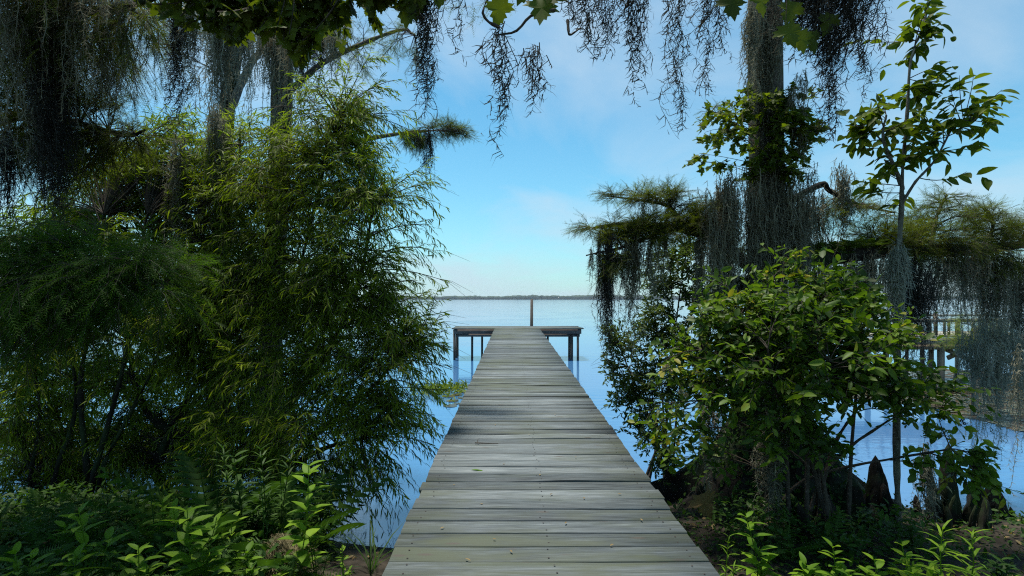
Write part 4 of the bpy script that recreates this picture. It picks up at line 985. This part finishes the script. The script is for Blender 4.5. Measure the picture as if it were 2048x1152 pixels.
moss('dark moss tail right of the thick cypress trunk', 600, 640, 30, 180, 8.2, 60, 'moss_silhouette', .12, **far)
moss('thin moss tail above the top of the willow', 655, 690, 40, 140, 8.2, 40, 'moss', .12, **far)
moss('moss tuft under the cypress sprig beside the open sky', 838, 872, 265, 335, 7.6, 40, 'moss_silhouette', .08, **mid)
moss('grey moss tail inside the backlit willow', 335, 368, 250, 520, 6.6, 40, 'moss', .08, **mid)
moss('grey moss tail between the two left willows', 420, 446, 200, 470, 6.6, 40, 'moss', .08, **mid)

# ------------------------------------------------------------------ the neighbouring pier
PD = 15.0
pier = thing('neighbour_pier', at(1880, 800, PD) * [1, 1, 0], 'old grey pier with railing on tall posts behind the moss curtain', 'pier')
pz = CAMZ - 75 / F * PD
xa, xb = (1700 - CX) / F * PD, (2120 - CX) / F * PD
npk = 30
me = None
for k in range(npk):
    x = xa + (xb - xa) * (k + .5) / npk
    o = bar('deck_board', M['old'], pier, (x, PD, pz), (x, PD + 2.2, pz), (xb - xa) / npk - .012, .045)
bar('fascia_board', M['old'], pier, (xa, PD - .02, pz - .125), (xb, PD - .02, pz - .125), .05, .19)
bar('cross_beam', M['old_post'], pier, (xa, PD + .12, pz - .30), (xb, PD + .12, pz - .30), .1, .14)
bar('rail', M['old'], pier, (xa, PD, CAMZ - 43 / F * PD), (xb, PD, CAMZ - 43 / F * PD), .05, .10)
bar('rail', M['old'], pier, (xa, PD + 1.9, CAMZ - 37 / F * PD), (xb, PD + 1.9, CAMZ - 37 / F * PD), .05, .06)
for px in (1715, 1738, 1768, 1790, 1820, 1845, 1861, 1892, 1901, 1916, 1921, 1950, 1975, 2000, 2028):
    x = (px - CX) / F * PD
    bar('baluster', M['old_post'], pier, (x, PD + .055, pz + .03), (x, PD + .055, CAMZ - 41 / F * PD), .05 if px != 1861 else .12, .045)
x = (1877 - CX) / F * PD; bar('rail_post', M['old_post'], pier, (x, PD + .10, pz + .03), (x, PD + .10, CAMZ - 28 / F * PD), .08, .05)
for px, w, dd in ((1735, .16, 0), (1776, .14, .4), (1812, .10, .9), (1847, .12, .6), (1861, .14, .3), (1882, .19, .0), (1914, .13, 1.6), (1955, .16, .2), (1996, .13, 1.2), (2040, .17, .1)):
    x = (px - CX) / F * (PD + .12 + dd)
    bar('post', M['old_post'], pier, (x, PD + .12 + dd, -1.2), (x + rr.gauss(0, .03), PD + .12 + dd, pz - .1), w * .68, w * .62)
bar('brace', M['old_post'], pier, at(1888, 697, PD + .3), at(1945, 722, PD + .3), .05, .12)
bar('brace', M['old_post'], pier, at(1895, 716, PD + .38), at(1938, 696, PD + .38), .05, .12)
bar('brace', M['old_post'], pier, at(1990, 712, PD + .3), at(2070, 745, PD + .3), .05, .14)

# roots, a drifting log and stumps below it
def stump(px, py, d, h, w, label):
    b = at(px, py, d); b[2] = -.05
    t = thing('stump', b, label, 'stump', 'weathered stumps in the brown water')
    g = Geo(); g.tubes(spline([b + [0, 0, -.3], b + [0, 0, h * .6], b + [.02, 0, h]], 8), np.linspace(w * 1.1, w * .7, 8), 0, 9); g.build('trunk', M['bark_pale'], t, smooth=True)
    for k in range(7):
        a = 6.28 * k / 7 + rg.normal(0, .2); e = b + np.array([math.cos(a), math.sin(a), 0]) * w * 4 + [0, 0, -.1]
        g = Geo(); g.tubes(spline([b + [0, 0, h * .5], b + np.array([math.cos(a), math.sin(a), 0]) * w * 1.8 + [0, 0, h * .3], e], 7), w * .4, w * .15, 5); g.build('root', M['bark_pale'], t, smooth=True)
stump(1914, 770, 15.6, .38, .10, 'small rooted stump below the crossed braces of the far pier')
stump(1996, 775, 14.9, .36, .10, 'pale rooted stump at the right, below the mossy curtain')
stump(2012, 770, 15.4, .42, .07, 'thin broken stump behind the pale rooted one')
lg = at(1905, 779, 14.6); lg[2] = .03
drift = thing('drift_log', lg, 'pale driftwood log lying in the water by the far pier', 'log')
g = Geo(); g.tubes(spline([lg + [-.75, .1, .03], lg + [0, 0, .06], lg + [.75, -.1, .0]], 12), .06, .09, 8); g.build('log', M['bark_pale'], drift, smooth=True)
g = Geo(); g.tubes(spline([lg + [.3, -.05, .06], lg + [.5, -.1, .2], lg + [.6, -.1, .28]], 6), .02, .008, 5); g.build('branch_stub', M['bark_pale'], drift, smooth=True)

# small yellow-green cypress shoot in front of the pier
yb = at(1945, 800, 11.5); yb[2] = -.2
yg = thing('cypress_shoot', yb, 'small yellow green feathery shoot in front of the far pier', 'shrub')
ys = limb('stem', M['twig'], yg, [yb, at(1945, 740, 11.5), at(1940, 690, 11.5), at(1945, 650, 11.5)], .035, .012)
cypress_crown(yg, [ys], [ell(1935, 685, 11.4, 35, 22, .35), ell(1975, 672, 11.5, 40, 28, .4), ell(1950, 655, 11.5, 30, 18, .3)], 40, 6, .15, .3, mat='yellowgreen')

# ------------------------------------------------------------------ floating plants
g = Geo()
outl = [(9.1, 12.9), (9.45, 12.2), (9.35, 11.5), (9.5, 10.8), (9.38, 10.2), (9.7, 9.3), (10.5, 8.8), (14, 8.6), (16, 12), (16, 18.5), (12, 19), (8.6, 17.6), (6.5, 17.2), (5.0, 16.0), (5.4, 14.6), (7.0, 14.2), (8.2, 13.6)]
P = spline([(x, y, .006) for x, y in outl + outl[:1]], 120)[:-1]; P[:, :2] += rg.normal(0, .05, (len(P), 2)); P[:, 2] = .006
me = bpy.data.meshes.new('weed_mat'); me.from_pydata([tuple(p) for p in P], [], [tuple(range(len(P)))]); me.materials.append(M['mat'])
wmat = bpy.data.objects.new('weed_mat', me); COL.objects.link(wmat)
tag(wmat, 'brown mat of water weed on the lake below the far pier', 'water weed', kind='stuff')
def pad_tm():
    a = np.linspace(.22, 2 * math.pi - .22, 13)
    V = np.vstack([[0, 0, 0], np.stack([np.cos(a), np.sin(a), .03 * np.sin(3 * a)], -1)])
    return V, np.array([[0, 1 + i, 2 + i] for i in range(12)]), np.zeros((0, 4), int)
PAD = pad_tm()
from_poly = np.array(outl)
def inside(x, y):
    c = np.zeros(len(x), bool); j = len(from_poly) - 1
    for i in range(len(from_poly)):
        xi, yi = from_poly[i]; xj, yj = from_poly[j]
        c ^= ((yi > y) != (yj > y)) & (x < (xj - xi) * (y - yi) / (yj - yi) + xi); j = i
    return c
x = rg.uniform(5, 16, 3000); y = rg.uniform(8.6, 19, 3000); k = inside(x, y)
P = np.stack([x[k], y[k], .012 + .012 * rg.random(k.sum())], -1); n = len(P)
a = dict(P=P, D=nrm(rdir(n) * [1, 1, .04]), U=nrm(UP + rg.normal(0, .05, (n, 3))), L=.05 + .10 * rg.random(n), W=.05 + .10 * rg.random(n))
g = Geo(); g.leaves(PAD, a['P'], a['D'], a['U'], a['L'], a['L'])
tag(g.build('lily_pads', M['pad']), 'scattered small lily pads on the brown weed mat', 'lily pads', kind='stuff')
padspots = [(915, 790), (928, 796), (940, 786), (905, 802), (935, 775), (920, 808), (948, 779), (897, 793), (925, 783), (912, 776), (900, 812), (939, 803)]
for k, (px, py) in enumerate(padspots):
    d = CAMZ * F / (py - HY); c = at(px, py, d); c[2] = .012
    g = Geo(); g.leaves(PAD, c[None], np.array([[math.cos(k * 2.1), math.sin(k * 2.1), .02]]), UP[None], .13 + .08 * rg.random(), 0.16)
    o = g.build('lily_pad', M['pad']); tag(o, 'brown lily pad floating left of the dock', 'lily pad', 'lily pads left of the dock')
ww = at(885, 780, 14.4); ww[2] = 0
yw = thing('water_weed', ww, 'yellow green water weed clump floating beside the left dock edge', 'water weed')
n = 420
Q = ww + np.stack([rg.normal(0, .42, n), rg.normal(0, .45, n), .02 + .10 * rg.random(n)], -1)
emit(LANCE, dict(P=Q, D=nrm(rdir(n) + [0, 0, .8]), U=rdir(n), L=.10 + .12 * rg.random(n), W=.03 + .02 * rg.random(n)), M['yellowgreen'], yw, 0)

# ------------------------------------------------------------------ weeds on the bank
def pick_ground(px, py):
    """where the line of sight through a photo pixel meets the bank"""
    d = 2.5
    for _ in range(400):
        p = at(px, py, d)
        if p[2] <= gz(p[0], p[1]): break
        d += .02
    p[2] = gz(p[0], p[1]); return p
def weed(label, px, py, hpx, kind, mat, d=None, nst=1, lean=0., Lf=1.0, grp='weeds on the bank'):
    b = pick_ground(px, min(py, 1330)) if d is None else at(px, py, d)
    if d is not None: b[2] = gz(b[0], b[1])
    d = b[1]; H = max(.08, at(px, py - hpx, d)[2] - b[2])
    t = thing('weed_plant', b, label, 'weed', grp)
    for s in range(nst):
        ang = rg.random() * 6.28; sp = 0 if nst == 1 else .16
        h = H * (1 if s == 0 else rg.uniform(.55, .95))
        top = b + [lean * H + sp * h * math.cos(ang), sp * h * math.sin(ang), h]
        S = spline([b + [.02 * math.cos(ang), .02 * math.sin(ang), -.02], b + (top - b) * .5 + rg.normal(0, .02, 3), top], 16)
        g = Geo(); g.tubes(S, .006, .0025, 5); stm = g.build('stem', M[mat], t, smooth=True)
        A = []
        if kind == 'opposite':
            m = max(5, int(h / .055)); L0 = .13 * Lf
            for i in range(m):
                u = .18 + .80 * i / (m - 1); p = S[int(u * 15)]; a0 = i * 1.35 + ang
                for q in (0, math.pi):
                    D = [math.cos(a0 + q), math.sin(a0 + q), .25 + .5 * u]
                    A.append((p, D, L0 * (1.1 - .55 * u) * rg.uniform(.8, 1.15), .40))
        elif kind == 'narrow':
            m = max(16, int(h / .014)); L0 = .115 * Lf
            for i in range(m):
                u = .12 + .87 * i / (m - 1); p = S[min(15, int(u * 15.9))]; a0 = i * 2.4
                A.append((p, [math.cos(a0), math.sin(a0), .35 + 1.2 * u ** 3], L0 * (1.05 - .5 * u) * rg.uniform(.8, 1.15), .15))
        elif kind == 'grass':
            for i in range(16):
                a0 = rg.random() * 6.28
                A.append((b + rg.normal(0, .02, 3) * [1, 1, 0], [math.cos(a0) * .5, math.sin(a0) * .5, 1], h * rg.uniform(.6, 1.1), .03))
        elif kind == 'fern':
            for i in range(7):
                a0 = ang + i * .9
                A.append((b + [0, 0, .02], [math.cos(a0) * .7, math.sin(a0) * .7, .8], h * rg.uniform(.8, 1.2), .75))
        P_ = np.array([x[0] for x in A]); D_ = nrm(np.array([x[1] for x in A], float) + rg.normal(0, .12, (len(A), 3)))
        L_ = np.array([x[2] for x in A]); W_ = L_ * np.array([x[3] for x in A])
        tm = dict(opposite=OVATE2, narrow=LANCE2, grass=LANCE2, fern=FERN)[kind]
        leaf_objects(tm, dict(P=P_, D=D_, U=nrm(UP + rg.normal(0, .12, (len(A), 3))), L=L_, W=W_), M[mat], stm, 'frond' if kind == 'fern' else 'leaf')
    return t
# right of the dock
weed('tallest bright green weed beside the right edge of the dock', 1520, 1180, 155, 'opposite', 'weed', 3.8, 2, .0, 1.4)
weed('narrow leaved seedling close to the dock at lower right', 1450, 1160, 75, 'narrow', 'weed', 3.7, 2, .1, .9)
weed('bushy bright weed right of the tallest one', 1610, 1190, 75, 'opposite', 'weed', 3.6, 5, 0, 1.2)
weed('low bright weed in the middle of the right bank', 1680, 1190, 92, 'opposite', 'weed', 3.6, 5, 0, 1.2)
weed('low yellow green weed between the two right clumps', 1755, 1190, 70, 'opposite', 'weed', 3.6, 4, 0, 1.2)
weed('tall narrow leaved weed with spiky top on the right bank', 1885, 1200, 140, 'narrow', 'weed', 3.7, 1, 0, 1.7)
weed('second spiky topped weed right of the tall one', 1935, 1200, 130, 'narrow', 'weed', 3.75, 1, .08, 1.7)
weed('leafy dark weed left of the spiky pair', 1830, 1200, 110, 'opposite', 'weed', 3.7, 3, -.1, 1.3)
weed('small weed at the bottom right corner', 2000, 1180, 60, 'opposite', 'weed_dark', 3.8, 4, 0, 1.1)
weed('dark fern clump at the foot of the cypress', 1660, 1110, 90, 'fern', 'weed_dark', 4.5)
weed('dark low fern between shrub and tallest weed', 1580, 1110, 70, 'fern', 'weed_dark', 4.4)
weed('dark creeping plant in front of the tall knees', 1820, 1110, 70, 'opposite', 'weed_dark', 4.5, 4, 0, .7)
# left of the dock
weed('tall weed with bright top leaves right of the fern bank', 590, 1120, 205, 'opposite', 'weed', 4.0, 1, .10, 1.7)
weed('bright toothed weed above the lower left corner', 195, 1180, 175, 'opposite', 'weed', 3.7, 2, 0, 1.8)
weed('large bright weed at the bottom left of the dry grass', 400, 1200, 185, 'opposite', 'weed', 3.6, 3, 0, 1.8)
weed('upright weed between the two brightest left weeds', 345, 1170, 165, 'opposite', 'weed', 4.0, 1, 0, 1.7)
weed('pale tipped weed left of the dry grass heap', 465, 1130, 100, 'opposite', 'weed', 4.2, 1, 0, 1.6)
weed('small weed at the left bottom edge', 50, 1190, 90, 'opposite', 'weed', 3.6, 2, 0, 1.6)
weed('low weed at the very bottom left', 130, 1200, 90, 'opposite', 'weed', 3.5, 2, 0, 1.6)
weed('small seedlings beside the puddle at the dock', 690, 1150, 60, 'opposite', 'weed', 4.0, 3, .1, .7)
weed('low seedlings left of the puddle', 640, 1150, 75, 'narrow', 'weed_dark', 4.0, 3, 0, .8)
weed('arching fern left of the tall bright topped weed', 520, 1100, 160, 'fern', 'weed_dark', 4.3)
weed('broad fern behind the pale tipped weed', 440, 1090, 160, 'fern', 'weed_dark', 4.5)
weed('dark fern in the middle of the left bank', 300, 1110, 130, 'fern', 'weed_dark', 4.4)
weed('fern below the forked willow trunk', 370, 1050, 120, 'fern', 'weed_dark', 5.0)
weed('fern at the left edge of the bank', 90, 1120, 110, 'fern', 'weed_dark', 4.2)
weed('fern hiding the foot of the big willow', 610, 1050, 110, 'fern', 'weed_dark', 4.9)
weed('narrow leaved dark weed in front of the willow foot', 545, 1080, 190, 'narrow', 'weed_dark', 4.6, 3, 0, 1.5)
weed('narrow leaved dark weed at the left of the fern bank', 480, 1060, 170, 'narrow', 'weed_dark', 4.8, 3, 0, 1.4)
weed('dark broad weed below the left thicket', 240, 1090, 120, 'opposite', 'weed_dark', 4.6, 3, 0, 1.1)
weed('grass tuft at the water edge left of the dock', 740, 1110, 70, 'grass', 'weed_dark', 4.5)

weed('tall dark fern bank between the willow foot and the forked trunk', 430, 1050, 190, 'fern', 'weed_dark', 5.0, 3)
weed('shaggy fern beside the tall bright topped weed', 560, 1060, 170, 'fern', 'weed_dark', 4.7, 2)
weed('leafy mid green weed behind the dry grass heap', 500, 1080, 190, 'opposite', 'weed_dark', 4.6, 3, 0, 1.5)
weed('leafy weed at the foot of the willow nearest the dock', 650, 1080, 120, 'narrow', 'weed_dark', 4.9, 4, 0, 1.4)
weed('lime green sprig low in front of the left fern bank', 290, 1190, 110, 'opposite', 'weed', 3.6, 3, 0, 1.5)
weed('lime green weed low at the left behind the corner weeds', 150, 1130, 100, 'opposite', 'weed', 4.2, 3, 0, 1.5)
weed('lime green weed under the forked willow trunk', 330, 1100, 110, 'opposite', 'weed', 4.5, 2, 0, 1.5)
weed('lime green sprig beside the dry grass heap', 510, 1190, 90, 'opposite', 'weed', 3.7, 3, 0, 1.3)

# ground cover nobody could count
def cover(label, name, xr, yr, n, mat, L, h, tm=OVATE2, wr=.4, z0=.0, cond=None):
    x = rg.uniform(*xr, n); y = rg.uniform(*yr, n); z = ground_z(x, y)
    k = (z > .02)
    if cond is not None: k &= cond(x, y)
    P = np.stack([x, y, z + h * rg.random(n) ** 1.3 + z0], -1)[k]; m = len(P)
    g = Geo(); Ls = L * (.5 + rg.random(m))
    g.leaves(tm, P, nrm(rdir(m) * [1, 1, .5] + [0, 0, .2]), nrm(UP + rg.normal(0, .4, (m, 3))), Ls, Ls * wr)
    tag(g.build(name, M[mat]), label, 'undergrowth', kind='stuff')
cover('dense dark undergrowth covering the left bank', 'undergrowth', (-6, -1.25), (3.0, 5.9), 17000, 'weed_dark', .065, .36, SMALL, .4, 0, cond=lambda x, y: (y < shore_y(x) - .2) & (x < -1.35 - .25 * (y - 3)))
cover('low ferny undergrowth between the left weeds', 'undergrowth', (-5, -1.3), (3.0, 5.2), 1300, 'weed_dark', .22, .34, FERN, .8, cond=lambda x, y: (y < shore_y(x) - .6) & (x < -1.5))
cover('low green ground cover along the bottom of the right bank', 'undergrowth', (1.5, 6), (3.0, 4.35), 3500, 'weed', .065, .10, cond=lambda x, y: (y < 4.0 + .25 * np.sin(3 * x)) & (x > 1.55))
cover('sparse seedlings on the mud beside the right dock edge', 'undergrowth', (1.2, 2.6), (3.2, 5.8), 1500, 'weed_dark', .05, .06, SMALL)
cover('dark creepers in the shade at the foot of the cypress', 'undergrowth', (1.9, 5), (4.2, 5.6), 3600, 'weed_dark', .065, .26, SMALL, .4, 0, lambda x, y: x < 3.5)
cover('low creeping plants on the mud around the right knees', 'undergrowth', (3.3, 6), (4.0, 6.0), 2200, 'weed_dark', .05, .09, SMALL)
# dead leaves lying on the mud
cover('dead brown leaf litter scattered on the muddy bank', 'leaf_litter', (-3, 6), (3.0, 6.6), 1500, 'deadleaf', .05, .008, OVATE2, .5, .004)

# heap of dry grass, left
hb = at(560, 1100, 4.1); hb[2] = gz(hb[0], hb[1])
heap = thing('dry_grass_heap', hb, 'heap of dry tan grass and fallen moss on the left bank', 'dry grass')
n = 700; u = rg.random(n)
Q = hb + np.stack([rg.normal(0, .15, n) * (1.15 - u), rg.normal(0, .14, n) * (1.15 - u), u * .42], -1)
g = Geo(); moss_geo(g, Q, .10 + .16 * rg.random(n), .03, .75, .003, .05, 2, True)
g.build('strands', M['dry'], heap, kind='stuff')
cb_ = at(1407, 1012, 5.3)
dl = thing('dead_leaf', cb_, 'large tan dead leaf caught at the foot of the cypress by the dock', 'leaf')
g = Geo(); g.leaves(MAPLE, cb_[None] + [[-.02, 0, .12]], np.array([[.35, -.2, -1.0]]), np.array([[.1, -1.0, .3]]), .26, .30); g.build('blade', M['deadleaf'], dl)
g = Geo(); g.tubes(spline([cb_ + [-.02, 0, .12], cb_ + [-.05, .02, .2]], 5), .003, .002, 4); g.build('stalk', M['twig'], dl)

# ------------------------------------------------------------------ litter on the deck
def on_deck(px, py):
    yv = F * 1.52 / (py - HY + 17); return np.array([(px - CX) / F * yv, yv, deck_z(yv) + .004])
c = on_deck(970, 889)
tw_ = thing('fallen_twig', c, 'small dark twig lying across the middle of the deck', 'twig')
g = Geo(); g.tubes(spline([c + [-.10, .02, .008], c + [-.02, 0, .010], c + [.08, -.01, .008], c + [.13, .0, .006]], 12), .006, .003, 5); g.build('twig', M['twig'], tw_)
g = Geo(); g.tubes(spline([c + [-.07, .01, .008], c + [-.075, .03, .03], c + [-.06, .05, .045]], 6), .004, .002, 4); g.build('side_shoot', M['twig'], tw_)
c = on_deck(957, 942)
gl = thing('fallen_leaf', c, 'narrow green leaf lying flat on the deck', 'leaf')
g = Geo(); g.leaves(LANCE, c[None] + [[-.07, 0, .006]], np.array([[1, .05, .03]]), UP[None], .15, .03); g.build('blade', M['weed'], gl)
for k, (px, py) in enumerate([(1100, 992), (1168, 1000), (1020, 1103), (905, 972), (1235, 990), (985, 1080), (1080, 950), (960, 1010), (1130, 1050), (880, 1060), (1280, 1040), (1010, 930), (1150, 915), (930, 1120), (1220, 1095), (1060, 870), (990, 850), (1110, 830)]):
    c = on_deck(px, py); g = Geo(); an = rg.random() * 6.28
    g.leaves(SMALL, c[None] + [[0, 0, .005]], np.array([[math.cos(an), math.sin(an), .1]]), UP[None], .02 + .025 * rg.random(), .012)
    tag(g.build('leaf_scrap', M['deadleaf']), 'tiny pale leaf scrap lying on the deck boards', 'leaf scrap', 'leaf scraps on the deck')

# ------------------------------------------------------------------ the air over the lake
hb0, hb1 = np.array([-3900, -300, -2.6]), np.array([3900, 2700, 26.0])
V = [[(hb0, hb1)[i][0], (hb0, hb1)[j][1], (hb0, hb1)[k][2]] for k in (0, 1) for j in (0, 1) for i in (0, 1)]
hm_, n, l = newmat('thin_haze')
out = n.new('ShaderNodeOutputMaterial'); pv = n.new('ShaderNodeVolumePrincipled')
pv.inputs['Color'].default_value = (.78, .90, 1.0, 1); pv.inputs['Density'].default_value = .00009; pv.inputs['Anisotropy'].default_value = .2
l.new(pv.outputs[0], out.inputs['Volume'])
g = Geo(); g.add(V, [[0, 2, 3, 1], [4, 5, 7, 6], [0, 1, 5, 4], [2, 6, 7, 3], [0, 4, 6, 2], [1, 3, 7, 5]])
tag(g.build('haze', hm_), 'thin pale haze over the lake', 'haze', kind='stuff')
